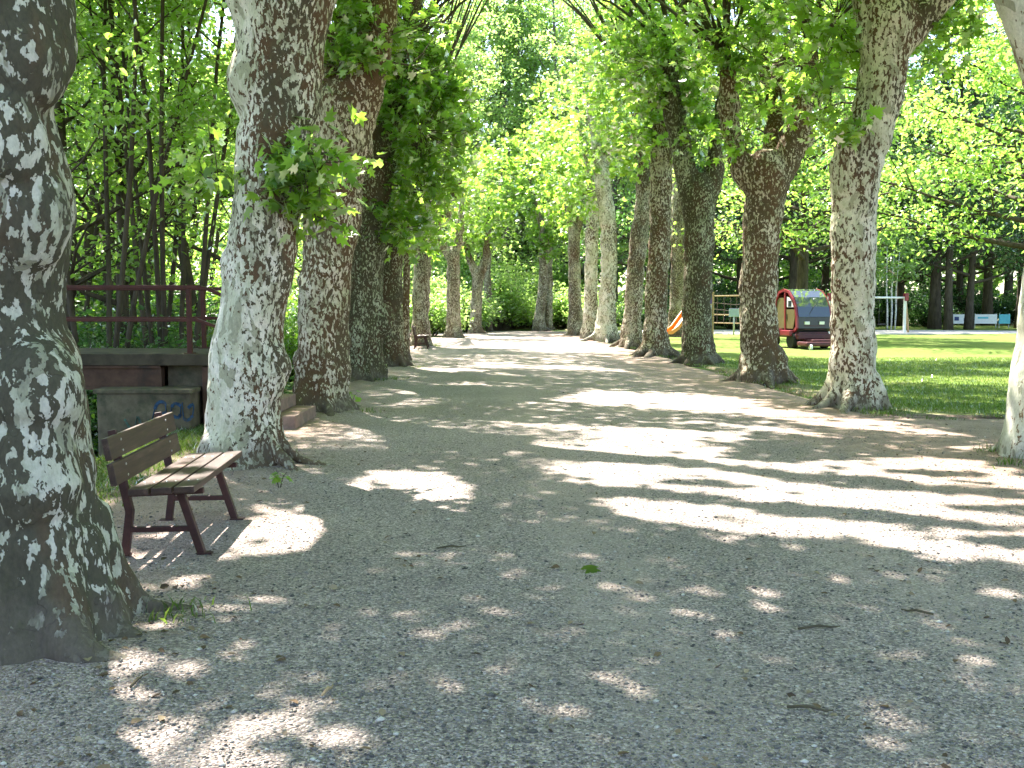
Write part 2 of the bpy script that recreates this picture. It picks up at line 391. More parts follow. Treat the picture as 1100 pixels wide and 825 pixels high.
M['silver'] = worn('silver_and_window_reflection', (0.7, 0.7, 0.74), 0.25, 0.1, 4, 0.6)

# ------------------------------------------------------------------ terrain
def sstep(a, b, x):
    t = np.clip((x - a) / (b - a), 0, 1); return t * t * (3 - 2 * t)
def wob(x, y, s):
    return np.sin(x * 1.7 * s + 1.3) * np.sin(y * 1.3 * s + 0.7) * 0.5 + np.sin(x * 3.9 * s + y * 2.9 * s) * 0.25 + np.sin(y * 5.1 * s - x * 2.2 * s + 2) * 0.25
def terr(x, y):
    u = x + 0.045 * y
    w = wob(x * 0, y, 0.45) * 0.25
    z = -1.55 * sstep(-3.75 + w * .6, -4.9 + w * .6, u) + 1.45 * sstep(-10.5 + w, -12.5 + w, u)
    return z + wob(x, y, 0.6) * 0.02
def grid_mesh(name, X, Y, Z, mat, smooth=True):
    ny, nx = X.shape
    V = np.stack([X, Y, Z], -1).reshape(-1, 3)
    i = (np.arange(ny - 1)[:, None] * nx + np.arange(nx - 1)[None]).ravel()
    Fq = np.stack([i, i + 1, i + nx + 1, i + nx], 1)
    me = fast_mesh(name, V, Fq.ravel(), np.arange(len(Fq)) * 4, np.full(len(Fq), 4))
    return link(name, me, mat, None, smooth)
xs = np.concatenate([[-900, -300, -120, -60], np.arange(-30, -14, 2.0), np.arange(-14, 8, 0.22), np.arange(8, 30, 1.5), [35, 60, 120, 300, 900]])
ys = np.concatenate([[-400, -60, -20], np.arange(-10, 62, 0.45), np.arange(62, 110, 3), [130, 200, 400, 1200]])
X, Y = np.meshgrid(xs, ys)
U = X + 0.045 * Y
Z = terr(X, Y) - 0.06 * sstep(-3.6, -3.2, U)
tag(grid_mesh('ground', X, Y, Z, M['earth']), kind='structure')
# water
w = MB(); w.add([(-16, -30, -0.95), (-2.5, -30, -0.95), (-8.5, 110, -0.95), (-22, 110, -0.95)], [(0, 1, 2, 3)])
tag(w.build('stream_water', M['water']), kind='structure')
# path sheet
FEET = [at(px, 420, D) for px, D in ((-2, 4.88), (262, 9.95), (345, 15.0), (392, 21.2), (420, 25.6), (452, 38), (1124, 10.4), (919, 15.55), (819, 20.7), (750, 27), (704, 30.8), (678, 36.5))]
def path_z(x, y):
    z = wob(x, y, 1.4) * 0.012 + wob(x + 3, y, 4.0) * 0.004
    for p in FEET:
        r2 = (x - p.x) ** 2 + (y - p.y) ** 2
        z = z + np.exp(-r2 / 0.55) * (0.045 + 0.045 * wob(x, y, 5.0))
    return z
yy = np.concatenate([np.arange(-7, 16, 0.16), np.arange(16, 59.6, 0.4)])
S = np.linspace(0, 1, 90)
jl = wob(yy * 0, yy, 1.1) * 0.18; jr = wob(yy * 0 + 4, yy + 9, 0.9) * 0.25
ul = -3.35 + jl - 0.45 * np.exp(-((yy - 7) / 2.0) ** 2); ur = 6.05 + jr + (24 - 6.05) * (1 - sstep(13.9, 14.5, yy))
UU = ul[:, None] + (ur - ul)[:, None] * S[None]
YY = np.repeat(yy[:, None], len(S), 1)
YY = YY + np.where(UU > 7, wob(UU, YY, 0.8) * 0.22, 0)
XX = UU - 0.045 * YY
ZZ = path_z(XX, YY)
edge = np.minimum(S, 1 - S)[None] * (ur - ul)[:, None]
ZZ = ZZ - 0.09 * (1 - sstep(0.0, 0.35, edge))
ZZ[-1] -= 0.1
tag(grid_mesh('gravel_path', XX, YY, ZZ, M['gravel']), kind='structure')
# lawn sheet
yy = np.concatenate([np.arange(14.2, 30, 0.25), np.arange(30, 75, 1.0)])
ul = 6.25 + wob(yy * 0 + 2, yy, 1.3) * 0.3
S = np.linspace(0, 1, 70) ** 1.6
UU = ul[:, None] + (70 - ul)[:, None] * S[None]; YY = np.repeat(yy[:, None], len(S), 1) + wob(UU, UU * 0, 0.8) * 0.15
XX = UU - 0.045 * YY
ZZ = -0.002 + wob(XX, YY, 0.5) * 0.02
ZZ[:, 0] -= 0.09; ZZ[0, :] -= 0.09
tag(grid_mesh('lawn', XX, YY, ZZ, M['lawn']), kind='structure')
def lawn_z(x, y): return -0.002 + wob(x, y, 0.5) * 0.02
# playground sand
s_ = MB(); pts = []
c0 = Vector((17, 56.5)); 
for k in range(40):
    a = 2 * math.pi * k / 40; rr = 1 + 0.05 * math.sin(3 * a) + 0.03 * math.sin(7 * a)
    pts.append((c0.x + 13 * rr * math.cos(a), c0.y + 3.6 * rr * math.sin(a), 0.05))
s_.add(pts + [(p[0] * 1.0 + (p[0] - c0.x) * 0.03, p[1] + (p[1] - c0.y) * 0.05, -0.06) for p in pts], [tuple(range(40))] + [(k, (k + 1) % 40, (k + 1) % 40 + 40, k + 40) for k in range(40)])
tag(s_.build('playground_sand', M['sand']), kind='structure')
# grassy bank strip beside the bench
yy = np.arange(5.5, 14.6, 0.2); S = np.linspace(0, 1, 12)
ur = -2.85 + wob(yy * 0 + 1, yy, 1.5) * 0.2 - 0.35 * sstep(8.6, 7.4, yy); ul = ur * 0 - 4.2
UU = ul[:, None] + (ur - ul)[:, None] * S[None]; YY = np.repeat(yy[:, None], len(S), 1); XX = UU - 0.045 * YY
ZZ = terr(XX, YY) + 0.03; ZZ[:, -1] -= 0.12; ZZ[0] -= .1; ZZ[-1] -= .1
tag(grid_mesh('grass_bank', XX, YY, ZZ, M['lawn']), kind='structure')

# ------------------------------------------------------------------ where the sun reaches the ground
POLYS = [  # (polygon in photo pixels, probability that a leaf over it is left out, streaky?)
    ([(300, 470), (340, 454), (372, 457), (436, 475), (405, 482), (340, 482), (300, 482)], 0.97, 0),
    ([(352, 528), (400, 508), (440, 502), (480, 506), (513, 522), (505, 545), (460, 552), (420, 540), (365, 536)], 0.95, 0.15),
    ([(110, 600), (140, 575), (235, 560), (330, 556), (380, 570), (430, 582), (330, 594), (260, 600), (200, 606), (150, 612)], 0.96, 0.15),
    ([(150, 672), (200, 655), (255, 640), (300, 645), (352, 656), (300, 668), (220, 672), (170, 690)], 0.98, 0.05),
    ([(180, 628), (205, 617), (232, 624), (205, 634)], 0.95, 0),
    ([(400, 657), (430, 648), (452, 656), (425, 666)], 0.9, 0), ([(440, 678), (470, 670), (478, 680), (455, 686)], 0.9, 0),
    ([(125, 720), (160, 690), (220, 720), (200, 745), (140, 770)], 0.97, 0.12),
    ([(120, 790), (170, 760), (230, 770), (300, 755), (330, 740), (400, 790), (415, 815), (330, 830), (150, 830)], 0.97, 0.15),
    ([(540, 482), (640, 488), (760, 494), (860, 500), (1000, 492), (1150, 520), (1150, 610), (1040, 592), (900, 582), (780, 574), (690, 560), (640, 535), (600, 510)], 0.98, 0.33),
    ([(560, 478), (600, 466), (700, 470), (790, 480), (760, 492), (650, 488)], 0.95, 0.1),
    ([(440, 462), (520, 452), (620, 456), (800, 462), (800, 474), (560, 472)], 0.95, 0.3),
    ([(540, 436), (640, 420), (760, 424), (860, 436), (880, 446), (760, 444), (640, 442)], 0.95, 0.3),
    ([(700, 450), (900, 444), (1060, 470), (1060, 500), (880, 470)], 0.9, 0.45),
    ([(410, 436), (450, 428), (480, 432), (440, 440)], 0.9, 0), ([(420, 420), (500, 412), (540, 416), (470, 424)], 0.85, .3),
    ([(430, 396), (520, 390), (640, 394), (700, 402), (600, 404), (480, 402)], 0.9, 0.35),
    ([(480, 378), (640, 374), (700, 384), (560, 386)], 0.7, 0.45), ([(500, 364), (620, 362), (660, 370), (520, 372)], 0.5, 0.5),
    ([(652, 588), (690, 581), (730, 588), (690, 594)], 0.96, 0), ([(820, 634), (845, 625), (864, 634), (845, 641)], 0.96, 0),
    ([(990, 600), (1030, 592), (1065, 600), (1030, 606)], 0.96, 0), ([(1040, 636), (1075, 630), (1120, 637), (1075, 642)], 0.96, 0),
    ([(915, 785), (940, 778), (966, 790), (940, 797)], 0.96, 0), ([(740, 640), (765, 634), (775, 640), (755, 645)], 0.9, 0),
    ([(760, 352), (1300, 350), (1300, 386), (900, 386), (700, 372)], 0.93, 0.05),
    ([(760, 392), (900, 396), (1300, 396), (1300, 400), (900, 400)], 0.9, 0.3), ([(840, 402), (1300, 408), (1300, 417), (940, 412)], 0.9, 0.25),
    ([(850, 424), (880, 420), (1300, 428), (1300, 434), (930, 432)], 0.85, 0.4),
    ([(75, 545), (85, 500), (130, 480), (225, 465), (228, 500), (165, 520), (110, 550)], 0.97, 0.0),
]
def widen(poly):
    a = np.array(poly, float); c = a.mean(0); ext = a.max(0) - a.min(0)
    k = np.maximum(1.05, (ext + np.array([18, 5])) / ext) if ext[0] < 140 else np.array([1.06, 1.12])
    return [tuple(v) for v in (a - c) * k + c]
POLYS = [(widen(p), 1 - (1 - q) * .12, s_) for p, q, s_ in POLYS]
def inpoly(px, py, poly):
    c = np.zeros(len(px), bool); n = len(poly); j = n - 1
    for i in range(n):
        xi, yi = poly[i]; xj, yj = poly[j]
        if yi != yj:
            hit = ((yi > py) != (yj > py)) & (px < (xj - xi) * (py - yi) / (yj - yi) + xi)
            c ^= hit
        j = i
    return c
def streak(px, py):
    q = py - 0.07 * px
    v = np.sin(q / 2.9 + np.sin(px / 90) * 1.5) + 0.8 * np.sin(q / 6.2 - px / 140 + 1.7) + 0.6 * np.sin(px / 52 + q / 6.0)
    return (v / 2.3 + 1) / 2     # 0..1
STRIPS = []      # (x, y, height, half width): sunlight reaching a trunk
def keep_leaf(P):
    """False for leaves that would shade a place that the sun reaches."""
    n = len(P)
    G = np.stack([P[:, 0] - KX * P[:, 2], P[:, 1] - KY * P[:, 2], np.zeros(n)], 1)
    px, py, d = project(G)
    px = px + rng.normal(0, 3, n); py = py + rng.normal(0, 1.0, n)
    k = np.ones(n, bool); vis = d > 0.5
    rnd = rng.random(n); sv = streak(px, py)
    for poly, prob, st in POLYS:
        k &= ~(vis & inpoly(px, py, poly) & (rnd < prob) & (sv >= st))
    for (x, y, h, hw) in STRIPS:
        t = (G[:, 0] - x) * SH.x + (G[:, 1] - y) * SH.y
        q = np.abs(-(G[:, 0] - x) * SH.y + (G[:, 1] - y) * SH.x)
        up = P[:, 2] * math.cos(EL) / math.sin(EL)
        k &= ~((t > 0) & (t < h * math.cos(EL) / math.sin(EL)) & (q < hw) & (up > t + 0.2) & (rnd < 0.95))
    return k

# ------------------------------------------------------------------ leaves
def T_plane():
    half = [(0.0, 0.0), (0.20, -0.06), (0.52, 0.16), (0.25, 0.30), (0.50, 0.60), (0.17, 0.56), (0.0, 1.0)]
    v = []; 
    for x, y in half: v.append((x, y, -0.20 * x - 0.22 * y * y))
    for x, y in half[1:-1]: v.append((-x, y, -0.20 * x - 0.22 * y * y))
    a = [0, 1, 2, 3, 4, 5, 6]; b = [0, 6, 11, 10, 9, 8, 7]
    return np.array(v), [a, b]
def T_ovate():
    h = [(0, 0), (0.30, 0.30), (0.24, 0.68), (0, 1)]
    v = [(x, y, 0.25 * x - 0.2 * y * y) for x, y in h] + [(-x, y, 0.25 * x - 0.2 * y * y) for x, y in h[1:3]]
    return np.array(v), [[0, 1, 2, 3], [0, 3, 5, 4]]
TPL, TOV = T_plane(), T_ovate()
def unit(a): return a / np.maximum(np.linalg.norm(a, axis=1, keepdims=True), 1e-9)
def leaf_mesh(name, P, size, Nrm, tpl, head=None, centred=None):
    n = len(P)
    tv, tf = tpl
    Nrm = unit(Nrm)
    H = rng.normal(size=(n, 3)) if head is None else head + rng.normal(0, 0.5, (n, 3))
    Tn = unit(H - Nrm * np.sum(H * Nrm, 1, keepdims=True)); B = np.cross(Tn, Nrm)
    wd = rng.uniform(0.8, 1.15, n)
    if centred is not None: P = P - Tn * (size * 0.45 * centred)[:, None]
    V = P[:, None] + size[:, None, None] * (tv[None, :, 0:1] * (B * wd[:, None])[:, None] + tv[None, :, 1:2] * Tn[:, None] + tv[None, :, 2:3] * Nrm[:, None])
    nv = len(tv); per = np.concatenate([np.array(f) for f in tf]); tot = np.array([len(f) for f in tf])
    loops = (np.arange(n)[:, None] * nv + per[None]).ravel()
    totals = np.tile(tot, n); starts = np.concatenate([[0], np.cumsum(totals)[:-1]]) if n else np.array([])
    me = fast_mesh(name, V.reshape(-1, 3), loops, starts, totals)
    at_ = me.attributes.new('rnd', 'FLOAT', 'POINT')
    r = np.clip(rng.beta(2, 2, n), 0, 1); at_.data.foreach_set('value', np.repeat(r, nv).astype(np.float32))
    return me
def leaf_normals(n, up=0.9, jit=0.75):
    v = rng.normal(0, jit, (n, 3)); v[:, 2] += up; return v
def shoots(C, Rr, n_sh, lo=0.45, hi=0.9, per=8, upb=0.5, fill=0.35):
    """leafy shoots in an ellipsoid -> positions, headings, shoot lines"""
    C = np.array(C, float); Rr = np.array(Rr, float) * np.ones(3)
    d = unit(rng.normal(size=(n_sh, 3)))
    rad = rng.uniform(fill, 1.0, n_sh) ** 0.6
    st = C + d * rad[:, None] * Rr * 0.85
    dr = unit(d * 0.8 + rng.normal(0, 0.45, (n_sh, 3)) + np.array([0, 0, upb]))
    Ln = rng.uniform(lo, hi, n_sh)
    t = rng.random((n_sh, per))
    P = st[:, None] + dr[:, None] * (Ln[:, None] * t)[:, :, None] + rng.normal(0, 0.07, (n_sh, per, 3))
    P[:, :, 2] -= 0.12 * t * Ln[:, None]
    Hd = np.repeat(dr[:, None], per, 1) * 0.7 + rng.normal(0, 0.5, (n_sh, per, 3)); Hd[:, :, 2] -= 0.35
    return P.reshape(-1, 3), Hd.reshape(-1, 3), st, dr, Ln

# ------------------------------------------------------------------ plane trees
def catmull(pts, step):
    P = np.array(pts, float)
    if len(P) == 2: P = np.array([P[0], P[0] * 0.5 + P[1] * 0.5, P[1]])
    out = []
    for i in range(len(P) - 1):
        p0, p1, p2, p3 = P[max(i - 1, 0)], P[i], P[i + 1], P[min(i + 2, len(P) - 1)]
        n = max(2, int(np.linalg.norm(p2[:3] - p1[:3]) / step))
        for k in range(n):
            t = k / n
            out.append(0.5 * ((2 * p1) + (-p0 + p2) * t + (2 * p0 - 5 * p1 + 4 * p2 - p3) * t * t + (-p0 + 3 * p1 - 3 * p2 + p3) * t ** 3))
    out.append(P[-1]); out = np.array(out); out[:, 3] = np.maximum(out[:, 3], 0.015)
    return out
def sweep(mb, pts, n=18, step=0.12):
    q = catmull(pts, step)
    a, b = q[0].copy(), q[-1].copy()
    d0 = unit((q[0] - q[1])[None, :3])[0]; d1 = unit((q[-1] - q[-2])[None, :3])[0]
    pre = []; post = []
    for f in (0.95, 0.6): pre.append(np.append(a[:3] + d0 * a[3] * f, a[3] * math.sqrt(1 - f * f)))
    for f in (0.5, 0.8, 0.97): post.append(np.append(b[:3] + d1 * b[3] * f, b[3] * math.sqrt(1 - f * f)))
    q = np.vstack([pre, q, post])
    mb.tube([tuple(p[:3]) for p in q], [float(p[3]) for p in q], n)
def remeshed(mb, voxel, name):
    me = mb.mesh(name + '_raw'); o = bpy.data.objects.new(name + '_raw', me); col.objects.link(o)
    md = o.modifiers.new('r', 'REMESH'); md.mode = 'VOXEL'; md.voxel_size = voxel; md.use_smooth_shade = True
    s2 = o.modifiers.new('s', 'SMOOTH'); s2.factor = 0.5; s2.iterations = 10
    dg = bpy.context.evaluated_depsgraph_get()
    out = bpy.data.meshes.new_from_object(o.evaluated_get(dg)); out.name = name
    bpy.data.objects.remove(o); bpy.data.meshes.remove(me)
    out.materials.clear()
    return out
def rough_up(me, amp, seed, fr=2.0, wr=0.5):
    n = len(me.vertices); co = np.empty(n * 3, np.float32); no = np.empty(n * 3, np.float32)
    me.vertices.foreach_get('co', co); me.vertices.foreach_get('normal', no)
    co = co.reshape(-1, 3); no = no.reshape(-1, 3); d = np.empty(n, np.float32)
    nz = mnoise.noise
    for i in range(n):
        x, y, z = float(co[i, 0]), float(co[i, 1]), float(co[i, 2])
        d[i] = nz((x * fr + seed, y * fr, z * fr * 1.1)) + 0.45 * nz((x * 5 + seed, y * 5, z * 6.5)) * wr * 2 + 0.20 * nz((x * 16, y * 16 + seed, z * 9))
    co = co + no * (d * amp)[:, None]
    me.vertices.foreach_set('co', co.ravel()); me.update()

ROW = []   # plane trees of the two rows: dict(root, xy, leaves, tips)
def plane_tree(label, D, trunk, limbs=(), burls=(), blobs=(), matk='bark_cream', voxel=0.025, amp=0.058, nroots=7, rootk=1.0, group=None,
               leaf=0.16, lod=TPL, sun=None, big=False, seed=None, mirror=None, trunk_shoot=()):
    seed = len(ROW) * 3.7 if seed is None else seed
    def W(px, py, rpx, dD=0.0):
        p = at(px, py, D + dD); return (p.x, p.y, p.z, rpx * (D + dD) / F_PX)
    tr = [W(*t) for t in trunk]
    base = Vector((tr[-1][0], tr[-1][1], 0)); r0 = tr[-1][3]
    mb = MB(); loc = lambda q: (q[0] - base.x, q[1] - base.y, q[2], q[3])
    chain = [loc(q) for q in reversed(tr)]
    chain = [(chain[0][0], chain[0][1], -0.2, r0 * 1.12), (chain[0][0], chain[0][1], 0.05, r0 * 1.06)] + [c for c in chain if c[2] > 0.12]
    sweep(mb, chain, 22)
    tips = []
    for lb in limbs:
        c = [loc(W(*q)) for q in lb]; sweep(mb, c, 16); tips.append(c[-1])
    for b in burls:
        q = loc(W(*b)); sweep(mb, [(q[0], q[1], q[2] - q[3] * .3, q[3]), (q[0], q[1], q[2] + q[3] * .3, q[3] * .95)], 16, 0.05)
    rr = random.Random(int(seed * 10) + 3)
    for k in range(nroots):
        a = 2 * math.pi * (k + rr.uniform(-.4, .4)) / nroots; ca, sa = math.cos(a), math.sin(a); e = rr.uniform(0.7, 1.35) * rootk
        sweep(mb, [(ca * r0 * .55, sa * r0 * .55, .50 * e, r0 * .34), (ca * r0 * .86, sa * r0 * .86, .20 * e, r0 * rr.uniform(.18, .30)),
                   (ca * r0 * 1.2 * e, sa * r0 * 1.2 * e, .02, r0 * rr.uniform(.12, .2)), (ca * r0 * 1.7 * e + rr.uniform(-.15, .15), sa * r0 * 1.7 * e + rr.uniform(-.15, .15), -.07, r0 * .1)], 12, 0.08)
    root = empty('plane_tree', base)
    tag(root, label, 'tree', group or 'plane trees lining the path')
    me = remeshed(mb, voxel, 'trunk'); rough_up(me, amp, seed)
    link('trunk', me, M[matk], root, True)
    rec = dict(root=root, base=base, tips=[Vector(t[:3]) + base for t in tips] or [Vector(chain[-1][:3]) + base], P=[], H=[], S=[], tw=MB(), leaf=leaf, lod=lod)
    if sun: STRIPS.append((base.x, base.y, sun, r0 * 1.05))
    rec['blobs'] = blobs; rec['D'] = D; rec['shootsp'] = trunk_shoot
    ROW.append(rec); return rec

# --- left row -----------------------------------------------------
GL = 'plane trees lining the path'
plane_tree('thick plane tree with dark flaking bark in front of the bench', 4.88,
    [(-25, -160, 80), (-18, -60, 84), (-12, 20, 88), (-10, 60, 84), (-14, 105, 70), (-12, 150, 72), (-10, 210, 82), (-12, 260, 80), (-18, 330, 78), (-10, 400, 88), (-2, 470, 92), (0, 530, 95), (4, 600, 106), (10, 660, 116), (12, 730, 126)],
    [[(-20, -130, 70), (-70, -260, 50, .3), (-130, -480, 36, .8), (-150, -700, 22, 1.2)], [(-15, -130, 66), (50, -260, 50, .3), (150, -470, 36, 1.0), (260, -640, 22, 1.6)]],
    burls=[(18, 60, 50, -.12), (5, 150, 42, -.22), (22, 235, 50, -.12), (36, 425, 52, -.15), (30, 505, 55, -.2)],
    matk='bark_dark', voxel=0.018, amp=0.04, nroots=9, rootk=0.78)
plane_tree('pale speckled plane tree just behind the bench, leaning towards the path', 9.95,
    [(304, -60, 66), (301, 0, 56), (301, 50, 45), (301, 100, 40), (294, 150, 39), (288, 200, 38), (281, 260, 36), (275, 300, 35.5), (269, 350, 36), (266, 390, 39), (262, 440, 39.5), (261, 485, 43), (262, 515, 46)],
    [[(285, -40, 42), (240, -130, 32, -.2), (190, -260, 26, -.4), (160, -420, 16, -.4)], [(325, -40, 44), (380, -140, 34, .2), (440, -260, 27, .5), (490, -400, 16, 1.0)], [(305, -50, 40), (300, -200, 30, .8), (310, -380, 18, 1.5)]],
    burls=[(284, 392, 28, -.06), (281, 402, 27, -.08), (312, 108, 32), (262, 290, 26), (285, 90, 38)],
    blobs=[((342, 185), 0.30, 17, -0.3), ((335, 222), 0.18, 7, -0.3), ((218, 188), 0.24, 10, 0.1), ((235, 212), 0.16, 4, 0), ((352, 165), .2, 6, -.3), ((315, 205), .15, 5, -.42)],
    matk='bark_pale', voxel=0.02, amp=0.042, sun=5.0, leaf=0.15)
plane_tree('brown and cream flaked plane tree beside the terracotta steps', 15.0,
    [(372, 110, 34), (368, 150, 31), (362, 200, 29), (356, 250, 27), (350, 300, 26), (347, 350, 27), (346, 390, 29), (345, 420, 31), (345, 441, 33)],
    [[(378, 130, 26), (392, 80, 21, -.2), (405, 30, 19, -.3), (425, -60, 16, -.2), (470, -200, 12, .2)], [(368, 120, 26), (350, 60, 20), (325, -10, 17), (300, -140, 12)], [(372, 110, 22), (376, 20, 16, .8), (380, -120, 11, 1.2)]],
    burls=[(332, 300, 12), (322, 385, 10)],
    blobs=[((432, 30), 0.7, 46, 0.5), ((385, 62), 0.3, 12, -0.5), ((358, 70), .35, 14, -.5), ((400, -15), .8, 50, -.1), ((440, 70), .5, 20, .3), ((415, 40), .35, 10, -.5)], matk='bark_brown', voxel=0.025, sun=3.0, leaf=0.17)
plane_tree('mossy plane tree with a knobbly fork, third beyond the bench', 21.2,
    [(404, 140, 21), (402, 165, 22), (400, 200, 20), (396, 250, 20), (391, 300, 20), (390, 350, 21), (391, 390, 22), (392, 411, 24)],
    [[(398, 150, 17), (388, 115, 15), (384, 80, 13), (390, 20, 11), (400, -60, 8)], [(410, 150, 17), (424, 115, 13), (432, 75, 11), (440, 20, 9), (460, -60, 7)]],
    burls=[(412, 152, 15), (410, 345, 14)],
    blobs=[((452, 140), 1.15, 90, -.2), ((430, 85), 0.9, 60, 0.2), ((455, 205), 0.75, 40, 0.2), ((440, 30), 1.0, 60, .3), ((432, 245), .5, 24, -.3), ((470, 100), .8, 46, .2)], matk='bark_moss', voxel=0.03, leaf=0.19)
plane_tree('dark rooted plane tree, fourth beyond the bench beside a slim brown stem', 25.6,
    [(424, 200, 14), (422, 240, 13), (420, 290, 12.5), (420, 340, 13), (420, 380, 14), (420, 396, 16)],
    [[(424, 215, 12), (436, 180, 9), (450, 140, 7)], [(422, 205, 10), (415, 150, 8), (414, 90, 6)]],
    blobs=[((448, 245), 0.7, 36, -.5), ((462, 200), 1.1, 60, 0), ((440, 170), 1.0, 46, 0.5), ((445, 120), 1.4, 60, .4)], matk='bark_moss', voxel=0.035, leaf=0.2)
plane_tree('slim brown upright stem squeezed between two stout plane trees', 28.5,
    [(437, 180, 3.2), (437, 280, 3.8), (436, 340, 4.2), (436, 388, 4.6)], [], blobs=[((440, 200), .9, 36, .3)], matk='bark_brown', voxel=0.03, amp=0.01, nroots=5, leaf=0.2)
plane_tree('plane tree with a limb arching over the path, beside the small far bench', 38.0,
    [(460, 225, 9), (456, 260, 9.5), (453, 300, 9.5), (452, 340, 9.5), (452, 372, 11)],
    [[(460, 245, 8), (472, 238, 6.5), (482, 226, 5.5), (492, 195, 4)], [(458, 230, 7), (450, 195, 5), (448, 150, 4)]],
    blobs=[((478, 195), 1.5, 60, 0), ((450, 225), 1.2, 46, -.6), ((455, 160), 1.9, 70, 0)], matk='bark_grey', voxel=0.045, leaf=0.22)
plane_tree('dark forked plane tree standing against bright yellow-green bushes', 48.0,
    [(487, 270, 7), (487, 300, 7.2), (487, 340, 7.5), (487, 361, 9)],
    [[(486, 280, 5.5), (475, 262, 4.6), (468, 248, 4), (466, 225, 3)], [(488, 275, 5.5), (494, 250, 4.5), (496, 220, 3.5)]],
    blobs=[((495, 222), 1.6, 70, 0), ((478, 238), .9, 30, -.3), ((500, 185), 1.9, 60, .4)], matk='bark_grey', voxel=0.05, leaf=0.24)
plane_tree('forked plane tree on a grassy verge near the far end of the path', 54.5,
    [(514, 292, 6), (512, 320, 6.3), (511, 345, 6.6), (511, 358, 8)],
    [[(513, 298, 5), (505, 280, 4), (500, 262, 3)], [(515, 298, 5), (522, 275, 4), (524, 240, 3)]],
    blobs=[((520, 235), 1.8, 70, 0), ((505, 250), 1.3, 40, .5), ((528, 195), 2.2, 70, .5)], matk='bark_grey', voxel=0.055, leaf=0.26)
plane_tree('slender far plane tree half hidden by its forked neighbour', 60.0,
    [(524, 240, 3.6), (524, 300, 4), (524, 355, 5)], [[(524, 250, 3), (532, 220, 2), (540, 180, 1.5)]], blobs=[((535, 205), 2.2, 60, 0)], matk='bark_grey', voxel=0.06, leaf=0.27)
plane_tree('leaning plane tree closing off the far end of the path', 60.5,
    [(584, 240, 4.5), (584, 280, 5), (583, 310, 5.2), (580, 335, 5.6), (579, 354, 7.5)],
    [[(584, 250, 4), (574, 215, 3), (565, 170, 2)], [(584, 245, 4), (598, 215, 3), (604, 160, 2)]],
    blobs=[((585, 225), 2.3, 80, 0), ((610, 190), 2.4, 80, 0.5), ((565, 180), 2.2, 70, .5), ((592, 265), 1.0, 24, 0)], matk='bark_grey', voxel=0.06, leaf=0.27)
plane_tree('thin trunk right behind the leaning tree closing off the path', 63.0,
    [(590, 220, 3.2), (590, 290, 3.6), (589, 354, 5)], [], blobs=[((596, 215), 2.0, 60, 0)], matk='bark_grey', voxel=0.06, leaf=0.27)
# --- right row ----------------------------------------------------
plane_tree('whitish plane tree cut by the photo edge, leaning out over bare dirt', 10.4,
    [(1150, 20, 46), (1156, 90, 44), (1154, 160, 42), (1148, 240, 41), (1140, 330, 40), (1132, 400, 41), (1127, 450, 43), (1124, 492, 45)],
    [[(1140, 70, 40), (1118, 30, 32), (1092, -20, 27), (1050, -110, 22), (1000, -260, 15)], [(1146, 50, 36), (1190, -40, 28), (1240, -180, 20), (1270, -330, 12)]],
    matk='bark_white', voxel=0.022, amp=0.025, sun=4.5, rootk=.75)
plane_tree('tall cream flaked plane tree in front of the tractor, forking high up', 15.55,
    [(955, 20, 31), (951, 60, 26), (945, 100, 24.5), (935, 140, 25), (923, 165, 27), (919, 195, 25), (917, 240, 23.5), (916, 300, 23), (916, 350, 23), (917, 400, 24.5), (918, 425, 27), (919, 440, 30)],
    [[(945, 50, 22), (934, 10, 18), (925, -50, 15), (915, -150, 11), (890, -270, 8)], [(958, 50, 22), (985, 22, 18), (1012, -8, 16), (1045, -60, 13), (1080, -150, 9)]],
    burls=[(905, 180, 14), (906, 172, 12)],
    blobs=[((880, 70), 0.6, 44, .9), ((880, 118), 0.42, 24, .5), ((892, 95), .25, 9, -.2), ((950, 5), .5, 16, .6), ((900, 20), .9, 50, .4), ((1000, 40), .7, 26, .6), ((985, 5), .9, 40, .5), ((918, 138), .22, 9, -.5)], matk='bark_cream', voxel=0.024, amp=0.045, sun=4.6, leaf=0.17)
plane_tree('plane tree with a V-shaped fork and dark base, beside the red tractor', 20.7,
    [(822, 185, 24), (821, 215, 21), (818, 250, 19.5), (815, 300, 19), (814, 350, 20), (817, 390, 22), (819, 412, 26)],
    [[(816, 205, 16), (798, 180, 12), (788, 150, 11), (782, 110, 10), (780, 60, 7)], [(828, 200, 18), (842, 175, 16), (856, 145, 15), (864, 110, 10), (870, 50, 7)], [(822, 195, 12), (832, 130, 9, .7), (835, 70, 7, 1)]],
    burls=[(858, 148, 16), (783, 112, 12)],
    blobs=[((842, 70), 1.1, 85, .7), ((808, 80), 0.9, 55, .5), ((812, 60), .6, 20, -.5), ((880, 90), 0.7, 34, 0.2), ((800, 140), .5, 18, -.4), ((850, 20), 1.4, 100, .1), ((790, 30), 1.2, 70, 0), ((822, 110), .5, 24, .8)], matk='bark_brown', voxel=0.03, sun=3.6, leaf=0.18)
plane_tree('stout plane tree with two knuckled limbs, hiding the slide tower', 27.0,
    [(751, 205, 19), (751, 240, 16.5), (750, 290, 15.5), (748, 340, 16), (749, 370, 17.5), (750, 391, 20)],
    [[(745, 220, 13), (736, 180, 12), (728, 140, 11), (720, 100, 10), (722, 50, 7)], [(757, 220, 13), (766, 190, 11), (768, 160, 8), (776, 110, 6)]],
    burls=[(720, 102, 12), (728, 120, 10)],
    blobs=[((745, 60), 1.6, 110, 0), ((700, 70), 1.2, 70, 0), ((770, 110), .9, 40, -.3), ((735, 10), 1.8, 100, .4), ((752, 150), .5, 14, -.5)], matk='bark_moss', voxel=0.035, sun=3.0, leaf=0.2)
